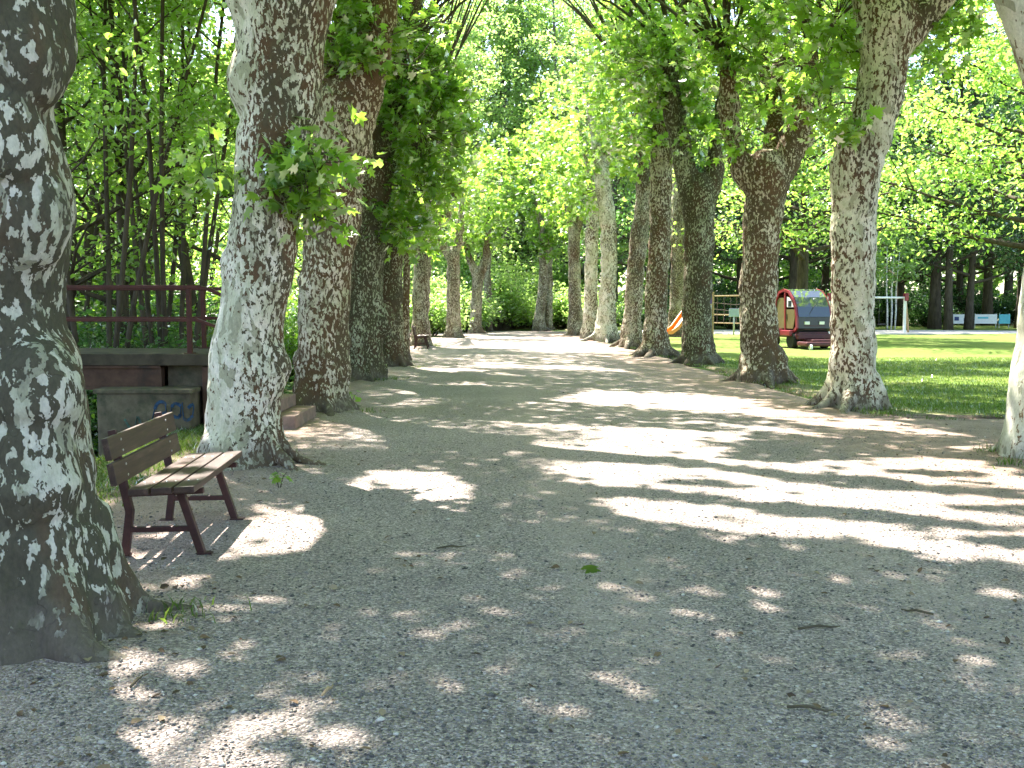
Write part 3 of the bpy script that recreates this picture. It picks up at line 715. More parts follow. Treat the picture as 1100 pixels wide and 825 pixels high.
plane_tree('straight brown plane tree with wide exposed roots on the path edge', 30.8,
    [(712, 110, 10), (711, 160, 11.5), (710, 200, 12), (708, 260, 11.5), (705, 320, 12), (704, 360, 13), (704, 384, 17)],
    [[(711, 130, 9), (700, 90, 7), (695, 40, 5)], [(713, 120, 9), (726, 70, 6), (730, 10, 4)]],
    blobs=[((690, 90), 1.5, 80, 0), ((705, 30), 2.0, 110, .3), ((720, 140), .6, 16, -.4), ((680, 140), .8, 30, -.2)], matk='bark_brown', voxel=0.035, rootk=1.4, leaf=0.21)
plane_tree('brown plane tree bending away from the path, with spreading roots', 36.5,
    [(692, 190, 8.5), (691, 220, 9), (686, 260, 9.5), (681, 310, 9.5), (678, 350, 10), (678, 374, 13)],
    [[(692, 200, 7), (690, 150, 6), (682, 90, 4)]],
    blobs=[((672, 125), 1.6, 80, 0), ((680, 60), 2.2, 100, .3), ((690, 170), .9, 24, -.4)], matk='bark_grey', voxel=0.04, rootk=1.4, leaf=0.22)
plane_tree('pale silvery plane tree with a dark hollow foot', 43.5,
    [(645, 175, 8), (648, 200, 8.5), (653, 240, 8.8), (654, 290, 8.8), (652, 330, 9.5), (651, 366, 13)],
    [[(646, 190, 7), (640, 150, 5.5), (632, 100, 4)], [(647, 185, 6), (660, 140, 5), (664, 90, 3.5)]],
    blobs=[((650, 130), 1.9, 80, 0), ((630, 165), 1.4, 46, .3), ((655, 70), 2.4, 100, .4), ((625, 210), 1.2, 30, .4)], matk='bark_pale', voxel=0.045, rootk=1.2, leaf=0.23)
plane_tree('plane tree with a patch of tan bark, tucked behind the silvery one', 46.5,
    [(637, 200, 6.5), (636, 250, 7), (635, 300, 7.2), (634, 340, 8), (634, 363, 10)],
    [[(637, 210, 5), (630, 170, 4), (620, 120, 3)]], blobs=[((628, 185), 1.6, 56, 0), ((618, 120), 2.3, 80, .5)], matk='bark_cream', voxel=0.05, leaf=0.24)
plane_tree('grey plane tree farthest along the row on the lawn side', 51.0,
    [(617, 250, 6.2), (617, 290, 6.8), (618, 330, 7.2), (618, 360, 9)],
    [[(617, 260, 5), (610, 220, 4), (606, 170, 3)], [(617, 255, 5), (626, 225, 4), (630, 180, 3)]],
    blobs=[((615, 215), 1.9, 70, 0), ((605, 160), 2.2, 70, .4), ((632, 225), 1.3, 30, .3)], matk='bark_grey', voxel=0.05, leaf=0.25)
plane_tree('grey trunk standing back on the lawn behind the orange slide', 49.0,
    [(730, 120, 6), (729, 200, 7), (728, 280, 7.5), (727, 330, 8), (726, 356, 10)], [[(729, 140, 5), (745, 90, 4), (760, 40, 3)]],
    blobs=[((735, 130), 2.2, 70, 0), ((760, 90), 2.2, 70, 1), ((715, 190), 1.4, 36, 0)], matk='bark_grey', voxel=0.05, leaf=0.24, group='trees around the lawn')
# unseen trees added to the rows outside the frame, to shade the near path
for (x, y, lb) in ((-2.45, 0.2, 'unseen plane tree level with the camera, shading the near path'), (6.0, 5.6, 'unseen plane tree on the lawn side near the camera, shading the near path')):
    px = 0; root_y = y
    r = plane_tree.__defaults__
    mb = MB(); sweep(mb, [(0, 0, -.2, .45), (0, 0, .6, .42), (.05, 0, 2.2, .38), (0.1, .05, 4.4, .42)], 20)
    tl = [(-1.4, .6, 7.2), (1.3, -.3, 7.5), (.2, 1.5, 8.0)]
    for t in tl: sweep(mb, [(0.05, 0, 4.1, .32), (t[0] * .5, t[1] * .5, 5.6, .22), (t[0], t[1], t[2], .14)], 14)
    root = empty('plane_tree', (x, y, 0)); tag(root, lb, 'tree', GL)
    me = remeshed(mb, 0.03, 'trunk'); rough_up(me, .035, x); link('trunk', me, M['bark_cream'], root, True)
    ROW.append(dict(root=root, base=Vector((x, y, 0)), tips=[Vector((x + t[0], y + t[1], t[2])) for t in tl], P=[], H=[], S=[], tw=MB(), leaf=.2, lod=TPL, blobs=(), D=y, shootsp=()))

# --- crowns: leafy shoots that the photo shows
for rec in ROW:
    D = rec['D']; base = rec['base']
    for (pp, rad, nsh, dD) in rec['blobs']:
        c = at(pp[0], pp[1], D + dD)
        far = 1.3 if D < 18 else 1.6
        P, H, st, dr, Ln = shoots((c.x, c.y, c.z), rad, int(nsh * far), 0.25 + .12 * rad, 0.4 + .25 * rad, 9)
        k = keep_leaf(P) | (rng.random(len(P)) < (1.0 if c.z < 3.6 else 0.06))
        P, H = P[k], H[k]
        rec['P'].append(P); rec['H'].append(H); rec['S'].append(rng.uniform(.65, 1.15, len(P)) * rec['leaf'])
        # a branch from the nearest limb to the shoot cluster, and the shoots' own stems
        tip = min(rec['tips'] + [Vector((base.x, base.y, min(c.z, rec['tips'][0].z)))], key=lambda t: (t - c).length)
        m_ = (tip + c) / 2 + Vector((0, 0, .15 * rad))
        rec['tw'].tube([tip - base, m_ - base, c - base], [max(.02, .035 * rad), .025 * max(rad, .6), .014], 6)
        cl = np.array([c.x, c.y, c.z])
        for i in range(0, len(st), 2 if D < 30 else 5):
            a = Vector(st[i]); b = a + Vector(dr[i]) * float(Ln[i]); q = a.lerp(c, .7)
            rec['tw'].tube([q - base, a - base, b - base], [.009, .007, .003], 4, cap=False)
# --- crowns: the canopy high above, arranged so that light falls between it as in the photo
NS = 15000
G = np.stack([rng.uniform(-7, 17, NS), rng.uniform(-4, 34, NS), np.zeros(NS)], 1)
G = G[rng.random(NS) < np.where(G[:, 1] > 13.5, .62, 1.0)]; NS = len(G)
zmin = np.maximum(7.2, 2.25 + 0.365 * np.maximum(G[:, 1], 0))
z = zmin + rng.uniform(0, 1, NS) ** 1.2 * 5.0
C = np.stack([G[:, 0] + KX * z, G[:, 1] + KY * z, z], 1)
per = 6
P = C[:, None] + rng.normal(0, .24, (NS, per, 3)); P = P.reshape(-1, 3)
uu = P[:, 0] + .045 * P[:, 1]
k = keep_leaf(P) & (uu > -9.5) & (uu < 13)
px, py, dd = project(P)
k &= (py < -12) | (dd < 0.3) | (px < -40) | (px > 1140)
P = P[k]
# close the chance gaps over ground that lies in even shade in the photo
def ground_xy(Q): return Q[:, 0] - KX * Q[:, 2], Q[:, 1] - KY * Q[:, 2]
cs = 0.06; gx0, gx1, gy0, gy1 = -4.0, 15.0, 0.5, 27.0
nx_, ny_ = int((gx1 - gx0) / cs), int((gy1 - gy0) / cs)
for it in range(8):
    cov = np.zeros((ny_ + 4, nx_ + 4), bool); gx, gy = ground_xy(P)
    ix = ((gx - gx0) / cs).astype(int) + 2; iy = ((gy - gy0) / cs).astype(int) + 2
    ok = (ix > 1) & (ix < nx_ + 2) & (iy > 1) & (iy < ny_ + 2); ix, iy = ix[ok], iy[ok]
    for dx, dy in ((0, 0), (1, 0), (0, 1), (1, 1)): cov[iy + dy, ix + dx] = True
    jy, jx = np.nonzero(~cov[2:-2, 2:-2])
    g0 = np.stack([gx0 + (jx + rng.random(len(jx))) * cs, gy0 + (jy + rng.random(len(jx))) * cs, np.zeros(len(jx))], 1)
    pr = np.where(g0[:, 1] < 9.5, .40, np.where(g0[:, 1] < 13.0, .16, .05))
    g0 = g0[rng.random(len(g0)) < pr]
    z = np.maximum(7.2, 2.25 + 0.365 * np.maximum(g0[:, 1], 0)) + rng.uniform(0, 1, len(g0)) * 4.5
    q = np.stack([g0[:, 0] + KX * z, g0[:, 1] + KY * z, z], 1)
    u2 = q[:, 0] + .045 * q[:, 1]; px, py, dd = project(q)
    kq = keep_leaf(q) & (u2 > -9.5) & (u2 < 13) & ((py < -12) | (dd < .3) | (px < -40) | (px > 1140))
    print('fill', len(jx), kq.sum())
    P = np.vstack([P, q[kq]])
bx = np.array([[r['base'].x, r['base'].y] for r in ROW])
own = np.argmin(((P[:, None, :2] - bx[None]) ** 2).sum(-1) + rng.uniform(0, 6, (len(P), len(ROW))), 1)
print('canopy leaves', len(P))
for i, rec in enumerate(ROW):
    q = P[own == i]
    if len(q) == 0: continue
    rec['Pc'] = q
    b = rec['base']
    for j in rng.choice(len(q), min(40, len(q)), replace=False):
        c = Vector(q[j]); tip = min(rec['tips'], key=lambda t: (t - c).length)
        m_ = tip.lerp(c, .5) + Vector((random.uniform(-.3, .3), random.uniform(-.3, .3), .35))
        mm = np.array([m_, tip.lerp(m_, .5), m_.lerp(c, .5)]); 
        if not keep_leaf(mm).all(): continue
        rec['tw'].tube([tip - b, m_ - b, c - b], [.05, .03, .01], 5)
for rec in ROW:
    b = np.array(rec['base'])
    if rec['P']:
        P = np.vstack(rec['P']); H = np.vstack(rec['H']); S_ = np.concatenate(rec['S'])
    else: P = np.zeros((0, 3)); H = np.zeros((0, 3)); S_ = np.zeros(0)
    if 'Pc' in rec:
        q = rec['Pc']; P = np.vstack([P, q]); H = np.vstack([H, rng.normal(size=q.shape)]); S_ = np.concatenate([S_, rng.uniform(.18, .31, len(q))])
    if len(P):
        me = leaf_mesh('crown', P - b, S_, leaf_normals(len(P), .8, .6), rec['lod'], H, np.concatenate([np.zeros(len(P) - len(rec.get('Pc', ()))), np.ones(len(rec.get('Pc', ())))]))
        link('crown', me, M['leaf_plane'], rec['root'])
    if rec['tw'].v: rec['tw'].build('branch', M['twig'], rec['root'], True)

# ------------------------------------------------------------------ woodland trees
def wood_tree(H, r, cb, spread, nl, stems=1, leaf=.2, nsh=5, per=8, seed=1, bend=.4, up=.7, drop=0.0, wood='wood_dark', lm='leaf_wood', sub=5):
    rr = random.Random(seed); mb = MB(); PP = []; HH = []
    for s in range(stems):
        a0 = 2 * math.pi * s / stems + rr.uniform(-.4, .4); lean = (0 if stems == 1 else rr.uniform(.10, .24))
        n = 8; tp = []
        off = Vector((math.cos(a0), math.sin(a0), 0)) * (0 if stems == 1 else r * 1.2)
        w1, w2 = rr.uniform(0, 6), rr.uniform(0, 6); Hs = H * rr.uniform(.85, 1.05)
        for i in range(n + 1):
            t = i / n; zz = -.3 + (Hs + .3) * t
            tp.append(off + Vector((math.cos(a0) * lean * zz + bend * .5 * math.sin(t * 4 + w1) * t, math.sin(a0) * lean * zz + bend * .5 * math.sin(t * 4 + w2) * t, zz)))
        rs = r * (1 if stems == 1 else .62)
        mb.tube(tp, [rs * (1.25 if i == 0 else 1) * (1 - .88 * i / n) for i in range(n + 1)], 9)
        k_l = max(3, int(nl / stems))
        for k in range(k_l):
            t = cb / Hs + (1 - cb / Hs) * ((k + rr.random() * .8) / k_l); t = min(t, .97)
            fi = t * n; i0 = min(int(fi), n - 1); p0 = tp[i0].lerp(tp[i0 + 1], fi - i0)
            az = k * 2.4 + rr.uniform(-.5, .5) + s
            f = (t - cb / Hs) / max(.01, 1 - cb / Hs)
            Ls = spread * (1.0 - .62 * f) * rr.uniform(.75, 1.15) / (1 if stems == 1 else 1.3)
            dv = Vector((math.cos(az), math.sin(az), up * (0.35 + .8 * f)))
            pts = [p0]
            for j in range(1, 5):
                q = j / 4; pts.append(p0 + dv * Ls * q + Vector((rr.uniform(-.12, .12), rr.uniform(-.12, .12), .22 * Ls * q * q * (1 - drop * 2))) * 1.0)
            rl = max(.018, rs * (1 - .88 * t) * .5)
            mb.tube(pts, [rl, rl * .8, rl * .6, rl * .4, rl * .18], 6, cap=False)
            for j in range(sub):
                q = rr.uniform(.3, 1.0) * 4; i1 = min(int(q), 3); b0 = pts[i1].lerp(pts[i1 + 1], q - i1)
                az2 = az + rr.uniform(-1.3, 1.3); l2 = Ls * rr.uniform(.25, .5)
                b1 = b0 + Vector((math.cos(az2), math.sin(az2), rr.uniform(-.1, .7) - drop)) * l2
                mb.tube([b0, b0.lerp(b1, .5) + Vector((0, 0, .06)), b1], [rl * .35, rl * .25, .006], 4, cap=False)
                for h in range(nsh):
                    c = b0.lerp(b1, rr.uniform(.3, 1.1)); Rb = .22 * l2 + .22
                    PP.append((np.array(c), Rb))
    C = np.array([p for p, _ in PP]); Rb = np.array([x for _, x in PP]); n = len(C)
    P = (C[:, None] + rng.normal(0, 1, (n, per, 3)) * Rb[:, None, None] * np.array([.8, .8, .5])).reshape(-1, 3)
    Hd = rng.normal(size=P.shape); Hd[:, 2] -= .3
    S_ = rng.uniform(.7, 1.2, len(P)) * leaf
    root = empty('woodland_tree', (0, -500, 0))
    mb.build('trunk', M[wood], root, True)
    me = leaf_mesh('crown', P, S_, leaf_normals(len(P), .8, .6), TOV, Hd); link('crown', me, M[lm], root)
    return root
def shrub(w, h, n, leaf, seed, lm='leaf_shrub'):
    rr = random.Random(seed); mb = MB(); PP = []
    for k in range(n):
        az = rr.uniform(0, 6.28); q = math.sqrt(rr.random()) ; tip = Vector((math.cos(az) * w * q, math.sin(az) * w * q, h * (1 - .55 * q * q) * rr.uniform(.55, 1.08)))
        b = Vector((tip.x * .25, tip.y * .25, -.1)); m_ = b.lerp(tip, .55) + Vector((0, 0, .1 * h))
        mb.tube([b, m_, tip], [.02, .013, .004], 4, cap=False)
        for j in range(6): PP.append(np.array(m_.lerp(tip, rr.uniform(-.6, 1.05))))
    C = np.array(PP); per = 9
    P = (C[:, None] + rng.normal(0, .16 + .05 * w, (len(C), per, 3))).reshape(-1, 3); P = P[P[:, 2] > -.15]
    root = empty('shrub', (0, -500, 0)); mb.build('stem', M['twig'], root)
    link('foliage', leaf_mesh('foliage', P, rng.uniform(.7, 1.2, len(P)) * leaf, leaf_normals(len(P), .8, .6), TOV), M[lm], root)
    return root
def place(proto, used, x, y, rz, s, label, cat, group, name=None, z=None, tilt=0.0):
    o = copy_tree(proto) if used.get(proto.name) else proto
    used[proto.name] = True
    o.location = (x, y, float(terr(np.array(x), np.array(y))) if z is None else z); o.rotation_euler = (tilt, 0, rz)
    o.scale = (s[0], s[0], s[1]) if isinstance(s, tuple) else (s, s, s)
    if name: o.name = name
    tag(o, label, cat, group); return o
used = {}
WL = [wood_tree(14, .17, 3.2, 3.2, 26, 1, .135, 6, 8, 11, .8, .9), wood_tree(15, .24, 2.4, 3.6, 33, 3, .135, 6, 8, 12, .8, 1.2), wood_tree(16, .30, 4, 4.0, 28, 2, .14, 6, 8, 13, 1.0, 1.0)]
WS = [wood_tree(15, .095, 4.6, 2.6, 36, 7, .135, 6, 9, 61, 1.3, 1.4), wood_tree(14, .11, 4.6, 2.4, 28, 4, .135, 6, 9, 62, 1.4, 1.3)]
WF = [wood_tree(25, .28, 4.0, 4.6, 30, 1, .27, 5, 9, 21, .8, .7, lm='leaf_far', wood='wood_grey'), wood_tree(28, .32, 3, 5.6, 40, 1, .28, 5, 9, 22, 1.0, .8, lm='leaf_far', wood='wood_grey'), wood_tree(22, .24, 2.5, 4.4, 34, 2, .27, 5, 9, 23, .8, .9, lm='leaf_far', wood='wood_grey')]
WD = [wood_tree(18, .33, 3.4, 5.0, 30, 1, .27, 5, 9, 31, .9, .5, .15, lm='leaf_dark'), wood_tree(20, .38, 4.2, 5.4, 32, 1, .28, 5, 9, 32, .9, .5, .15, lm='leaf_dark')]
NEAR = wood_tree(14, .32, 3.6, 6.2, 36, 1, .195, 9, 9, 41, .8, .45, .22, lm='leaf_wood', wood='wood_dark', sub=7)
SH_ = [shrub(1.4, 2.0, 70, .13, 51), shrub(2.0, 2.8, 110, .15, 52)]
SF = [shrub(2.4, 3.6, 120, .22, 53, 'leaf_far'), shrub(2.6, 2.8, 120, .22, 54, 'leaf_far')]
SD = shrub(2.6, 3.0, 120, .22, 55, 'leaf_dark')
def P2(px, D): return (px - 550) * D / F_PX
# woodland across the stream, seen between the first two plane trees
g = 'woodland trees across the stream'
named = [(128, 21, 0, 'tall slender woodland stem rising straight behind the bridge railing', 0.0), (82, 19, 0, 'dark stem leaning inwards beside the dark flaked plane tree', 0.05),
         (228, 25, 2, 'stout dark twin stemmed tree behind the bridge end, beside the pale trunk', 0), (110, 29, 1, 'many stemmed tree fanning out above the bridge deck', 0)]
for px, D, v, lb, tl in named: place(WL[v], used, P2(px, D), D, px * .37, (1, 1), lb, 'tree', 'stems behind the footbridge', tilt=tl)
for i, (px, D, v) in enumerate([(170, 33, 1), (60, 27, 2), (205, 40, 1), (20, 34, 0), (318, 44, 1), (-40, 24, 1), (-120, 30, 2), (-60, 44, 0), (290, 60, 2), (400, 62, 1)]):
    place(WL[v], used, P2(px, D), D, i * 1.3, (1.0 + .1 * math.sin(i * 2), 1.0 + .15 * math.sin(i * 3)), 'slender leafy tree in the thick woodland across the stream', 'tree', g)
for i, (px, D, v) in enumerate([(105, 17.5, 0), (158, 22, 1), (180, 19, 0), (118, 26, 1), (70, 23, 1)]):
    place(WS[v], used, P2(px, D), D, i * 1.1 + .3, (1, 1 + .06 * i), 'clump of thin bare lower stems in the woodland across the stream', 'tree', 'thin stemmed clumps across the stream')
g = 'undergrowth across the stream'
for i, (px, D, v, s) in enumerate([(90, 18.5, 0, 1), (140, 19.5, 1, .9), (190, 18, 0, 1.1), (60, 22, 1, 1), (230, 21, 1, 1), (110, 24, 1, 1.2), (170, 25, 1, 1.2), (210, 29, 1, 1.3), (40, 17, 0, 1.1), (10, 20, 1, 1.2), (315, 30, 1, 1.1), (80, 31, 1, 1.5), (150, 32, 1, 1.5), (330, 38, 1, 1.3), (20, 28, 1, 1.4), (240, 36, 1, 1.4), (115, 16.2, 0, .8), (165, 16.4, 0, .8), (75, 15.6, 0, .8)]):
    place(SH_[v], used, P2(px, D) - .3, D, i * 1.1, s, 'dense green bush in the undergrowth across the stream', 'bush', g)
SDL = shrub(2.2, 3.2, 150, .13, 57, 'leaf_dark')  # shade of the undergrowth put into the darker leaf colour of these bushes
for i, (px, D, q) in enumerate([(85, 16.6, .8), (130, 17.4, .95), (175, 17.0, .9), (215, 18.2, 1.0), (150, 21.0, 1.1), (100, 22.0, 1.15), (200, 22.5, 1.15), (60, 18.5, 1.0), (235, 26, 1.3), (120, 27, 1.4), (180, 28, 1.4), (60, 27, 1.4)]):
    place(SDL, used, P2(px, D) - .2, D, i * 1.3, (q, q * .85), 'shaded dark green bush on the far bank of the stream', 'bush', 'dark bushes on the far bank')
place(SH_[0], used, P2(306, 22.5), 22.5, 1.0, (.62, .85), 'rounded bright bush seen between the pale trunk and the brown flaked trunk', 'bush', 'bushes near the steps')
# bright bushes and trees at the far end
g = 'sunlit bushes closing off the far end of the path'
for i, (px, D, v, s) in enumerate([(470, 56, 0, .9), (500, 58, 1, .9), (535, 63, 0, 1), (555, 66, 1, .8), (455, 50, 1, .8), (520, 66, 0, 1.2), (575, 70, 0, 1), (605, 66, 1, .9), (545, 74, 0, 1.4), (625, 70, 1, 1), (480, 66, 0, 1.4), (590, 78, 0, 1.5), (640, 64, 1, .8)]):
    place(SF[v], used, P2(px, D), D, i * 1.7, s, 'sunlit yellow-green bush behind the end of the path', 'bush', g)
g = 'tall trees beyond the end of the path'
for i, (px, D, v, s) in enumerate([(470, 68, 0, 1), (515, 93, 1, 1.15), (555, 96, 0, 1.3), (592, 92, 2, 1.25), (630, 78, 1, 1), (660, 70, 0, 1), (540, 92, 1, 1.1), (600, 95, 0, 1.15), (440, 78, 1, 1), (410, 70, 2, 1), (500, 96, 1, 1.2), (650, 96, 1, 1.2), (690, 80, 2, 1), (575, 99, 2, 1.3), (720, 92, 1, 1.1), (370, 84, 1, 1), (545, 91, 0, 1.2), (568, 94, 1, 1.15), (530, 97, 0, 1.25), (610, 94, 1, 1.2), (500, 82, 0, 1.05), (598, 86, 1, 1.05)]):
    place(WF[v], used, P2(px, D), D, i * 2.1, s, 'tall sunlit tree in the grove beyond the path end', 'tree', g)
# dark woods beyond the lawn
g = 'trees of the dark wood beyond the lawn'
for i, (px, D, v, s) in enumerate([(700, 66, 0, 1), (760, 64, 1, 1), (795, 70, 0, 1), (850, 66, 1, 1), (885, 72, 0, 1), (930, 66, 1, 1), (965, 72, 0, .95), (1003, 64, 1, 1), (1060, 74, 1, 1), (1095, 66, 0, 1), (1140, 72, 1, 1), (1180, 64, 0, 1), (740, 80, 1, 1.1), (830, 84, 0, 1.1), (910, 84, 1, 1.1), (990, 86, 0, 1.1), (1080, 86, 1, 1.1), (1150, 88, 0, 1.2), (1030, 80, 0, 1)]):
    place(WD[v], used, P2(px, D), D, i * 1.9, s, 'dark trunked tree in the shady wood beyond the lawn', 'tree', g)
place(WD[0], used, P2(1040, 63), 63, .4, (.8, .9), 'dark tree leaning over the white banners beyond the lawn', 'tree', 'trees behind the banners', tilt=0.0)
place(WD[1], used, P2(1018, 62), 62, 2.4, (.7, .9), 'slim dark tree between the swing and the white banners', 'tree', 'trees behind the banners')
g = 'bushes along the edge of the dark wood'
for i, (px, D, s) in enumerate([(700, 62, .8), (740, 66, 1), (790, 64, .7), (840, 70, 1), (900, 72, 1), (960, 74, .9), (1000, 70, .7), (1050, 80, 1), (1100, 80, 1), (1150, 74, 1), (770, 76, 1.3), (870, 80, 1.3), (940, 80, 1.3), (1010, 82, 1.3)]):
    place(SD, used, P2(px, D), D, i * 1.7, s, 'dark green bush at the edge of the wood beyond the lawn', 'bush', g)
# trees on the lawn side whose branches hang into the picture
place(NEAR, used, 15.0, 25.0, .6, (1, 1), 'spreading tree hanging light leafy branches over the lawn at the photo edge', 'tree', 'lawn trees with drooping branches', name='spreading_tree')
place(NEAR, used, 19.5, 36.0, 2.2, (1, 1), 'drooping tree above the swing and the banners', 'tree', 'lawn trees with drooping branches', name='spreading_tree')
place(NEAR, used, 13.6, 47.0, 4.0, (1, 1.05), 'leafy tree hanging over the playground behind the red tractor', 'tree', 'lawn trees with drooping branches', name='spreading_tree')
# white stems standing in for bright gaps between the far trunks
bt = empty('bright_gap_stems', at(957, 358, 60) * 1.0); bt.location.z = 0
b_ = MB()
for k, (dx, l) in enumerate(((-.22, -.02), (0.0, .01), (.22, .03))): b_.tube([(dx, 0, -.1), (dx + l * 3 + .03, .1 * k, 1.2), (dx - .04 + l * 4, .1 * k, 2.4), (dx + l * 7, .05, 5)], [.05, .055, .045, .02], 8)
b_.build('trunk', M['gap_white'], bt, True)
P, H, st, dr, Ln = shoots((0, 0, 4.6), 1.7, 200, .5, .9, 9)
link('crown', leaf_mesh('crown', P, rng.uniform(.15, .25, len(P)), leaf_normals(len(P)), TOV, H), M['leaf_far'], bt)
tag(bt, 'white stems standing in for bright sky gaps behind the crossbar of the swing', 'tree')
# one far mass of woods behind everything
n = 60000
ang = rng.uniform(-.95, .85, n); rad = rng.uniform(98, 112, n)
P = np.stack([rad * np.sin(ang), rad * np.cos(ang), rng.uniform(0, 1, n) ** .8 * (20 + 4 * np.sin(ang * 17) + 2 * np.sin(ang * 41))], 1)
me = leaf_mesh('far_woods', P, rng.uniform(.7, 1.3, n), leaf_normals(n, .7, .7), TOV)
tag(link('far_woods', me, M['leaf_far']), 'distant woods closing the view behind the park', 'woods', kind='stuff')

# ------------------------------------------------------------------ bench
def bench():
    b = empty('park_bench')
    for y in (-.52, .52):
        f = MB(); w_, h_ = .05, .05
        f.bar((-.24, y, 0.0), (-.20, y, .30), w_, h_, 0, .006); f.bar((-.20, y, .28), (-.245, y, .50), w_, h_, 0, .006); f.bar((-.243, y, .49), (-.30, y, .82), w_, .04, 0, .006)
        f.bar((.25, y, 0.0), (.12, y, .415), w_, h_, 0, .006)
        f.bar((-.235, y + .003, .40), (.27, y + .003, .418), .042, .035, 0, .005)
        f.bar((-.20, y - .003, .17), (.20, y - .003, .17), .04, .035, 0, .005)
        f.box((-.255, y, .006), (.10, .06, .012)); f.box((.265, y, .006), (.10, .06, .012))
        f.build('leg_frame', M['bench_frame'], b)
    for k, x in enumerate((-.075, .065, .205)):
        s = MB(); rot = Matrix.Rotation(R(-2.5), 3, 'Y'); zc = .455 + k * .006
        s.box((x, 0, zc), (.125, 1.52, .042), rot, 0, .006)
        for y in (-.52, .52):
            for dx in (-.03, .03): s.lathe([(.009, 0), (.008, .003), (.004, .005)], (x + dx, y, zc + .021), 'Z', 8, 1)
        s.build('seat_slat', [M['bench_wood'], M['bolt']], b)
    rot = Matrix.Rotation(R(-10), 3, 'Y')
    for zc in (.565, .725):
        s = MB(); xc = -.222 - (zc - .5) * .17
        s.box((xc, 0, zc), (.04, 1.52, .142), rot, 0, .006)
        for y in (-.52, .52):
            for dz in (-.035, .035): s.lathe([(.009, 0), (.008, .003), (.004, .005)], (xc + .021 - dz * .17, y, zc + dz), 'X', 8, 1)
        s.build('back_slat', [M['bench_wood'], M['bolt']], b)
    return b
b1 = bench(); b1.location = (-2.31, 6.93, 0.0); b1.rotation_euler = (0, 0, R(4))
b1.location = (-2.31, 6.9, 0.0)
tag(b1, 'brown wooden slatted bench beside the dark flaked plane tree', 'bench', 'park benches along the path')
b2 = copy_tree(b1); b2.location = (P2(455, 37.2), 36.4, 0.0); b2.rotation_euler = (0, 0, R(3))
b2['label'] = 'small distant bench in the shade below the arching plane limb'

# ------------------------------------------------------------------ footbridge
BY0, BY1 = 12.75, 14.35
fb = empty('footbridge', (-3.9, BY0, 0))
def rel(m, name, mat, par=None, root=fb, smooth=False):
    o = m.build(name, mat, None, smooth); me = o.data
    off = Vector(root.location); me.transform(Matrix.Translation(-off)); o.parent = par or root; return o
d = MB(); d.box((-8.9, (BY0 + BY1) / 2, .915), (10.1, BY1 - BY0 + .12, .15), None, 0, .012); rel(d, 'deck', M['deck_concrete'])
for y in (BY0 + .06, BY1 - .06):
    m = MB(); m.box((-9.2, y, .68), (9.4, .12, .31)); m.box((-9.2, y - .003, .545), (9.4, .22, .035)); m.box((-9.2, y + .002, .822), (9.4, .2, .03)); rel(m, 'beam', M['rust_beam'])
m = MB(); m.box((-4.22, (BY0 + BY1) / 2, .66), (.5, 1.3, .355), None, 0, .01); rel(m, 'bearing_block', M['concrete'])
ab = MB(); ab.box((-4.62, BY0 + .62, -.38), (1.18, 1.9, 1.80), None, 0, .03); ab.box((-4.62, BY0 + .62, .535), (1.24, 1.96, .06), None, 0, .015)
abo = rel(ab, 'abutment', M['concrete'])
rw = MB(); rw.box((-3.86, BY0 + .75, .27), (.24, 1.5, 1.1), None, 0, .01); rel(rw, 'side_wall', M['rust_beam'])
# blue spray-paint scribbles on the abutment and beam
def scribble(path, w, x0, z0, s, y, mat, par):
    for st in path:
        m = MB(); pts = catmull([(p[0], p[1], 0, 1) for p in st], .05)[:, :2]
        for a, b in zip(pts[:-1], pts[1:]):
            A = Vector((x0 + a[0] * s, y, z0 + a[1] * s)); B = Vector((x0 + b[0] * s, y, z0 + b[1] * s))
            if (B - A).length > 1e-4: m.bar(A, B, .006, w)
        rel(m, 'graffiti', mat, par)
fy = BY0 + .62 - .95 - .004
scribble([[(0, 0), (.15, .5), (.35, .55), (.4, .3), (.2, .2), (.45, .05)], [(.5, .1), (.6, .5), (.8, .45), (.75, .15), (.55, .2)], [(.85, .55), (.9, .1), (1.1, .15), (1.15, .5), (1.0, .4)]], .04, -4.52, .14, .46, fy, M['spray_blue'], abo)
scribble([[(0, .3), (.2, 0), (.3, .35), (.45, 0), (.55, .3)], [(.1, -.1), (.5, -.12)]], .03, -4.86, .02, .55, fy, M['spray_green'], abo)
scribble([[(0, .2), (.3, .45), (.5, .2), (.2, 0), (.6, 0), (.9, .4), (1.0, .1)]], .04, -5.9, .60, .4, BY0 - .004, M['spray_blue'], fb)
# railings: one each side, running down beside the steps
for y, nm in ((BY0 + .05, 0), (BY1 - .05, 1)):
    rl = empty('railing'); rl.parent = fb
    base_ = Vector(fb.location)
    m = MB(); m.bar((-13.8, y, 1.84), (-4.0, y, 1.84), .06, .05, 0, .008); m.bar((-4.02, y, 1.842), (-3.84, y, 1.80), .055, .048, 0, .008); m.bar((-3.85, y, 1.803), (-3.58, y, 1.66), .053, .046, 0, .008)
    rel(m, 'handrail', M['rail'], rl)
    m = MB(); m.bar((-13.8, y, 1.42), (-4.05, y, 1.42), .045, .045, 0, .006); m.bar((-4.05, y, 1.423), (-3.62, y, 1.27), .043, .043, 0, .006); rel(m, 'midrail', M['rail'], rl)
    for x, z0, z1 in tuple((x_, .99, 1.82) for x_ in ((-5.8, -4.14, -7.5, -9.2, -10.9, -12.6) if nm == 0 else (-4.42, -7.2, -9.0, -10.8, -12.6))) + ((-3.60, .4, 1.66),):
        m = MB(); m.bar((x, y + .004, z0), (x, y + .004, z1), .06, .06, 0, .006); m.box((x, y, z0 + .006), (.13, .11, .012)); rel(m, 'post', M['rail'], rl)
tag(fb, 'small concrete footbridge with dark red railings over the stream', 'bridge')
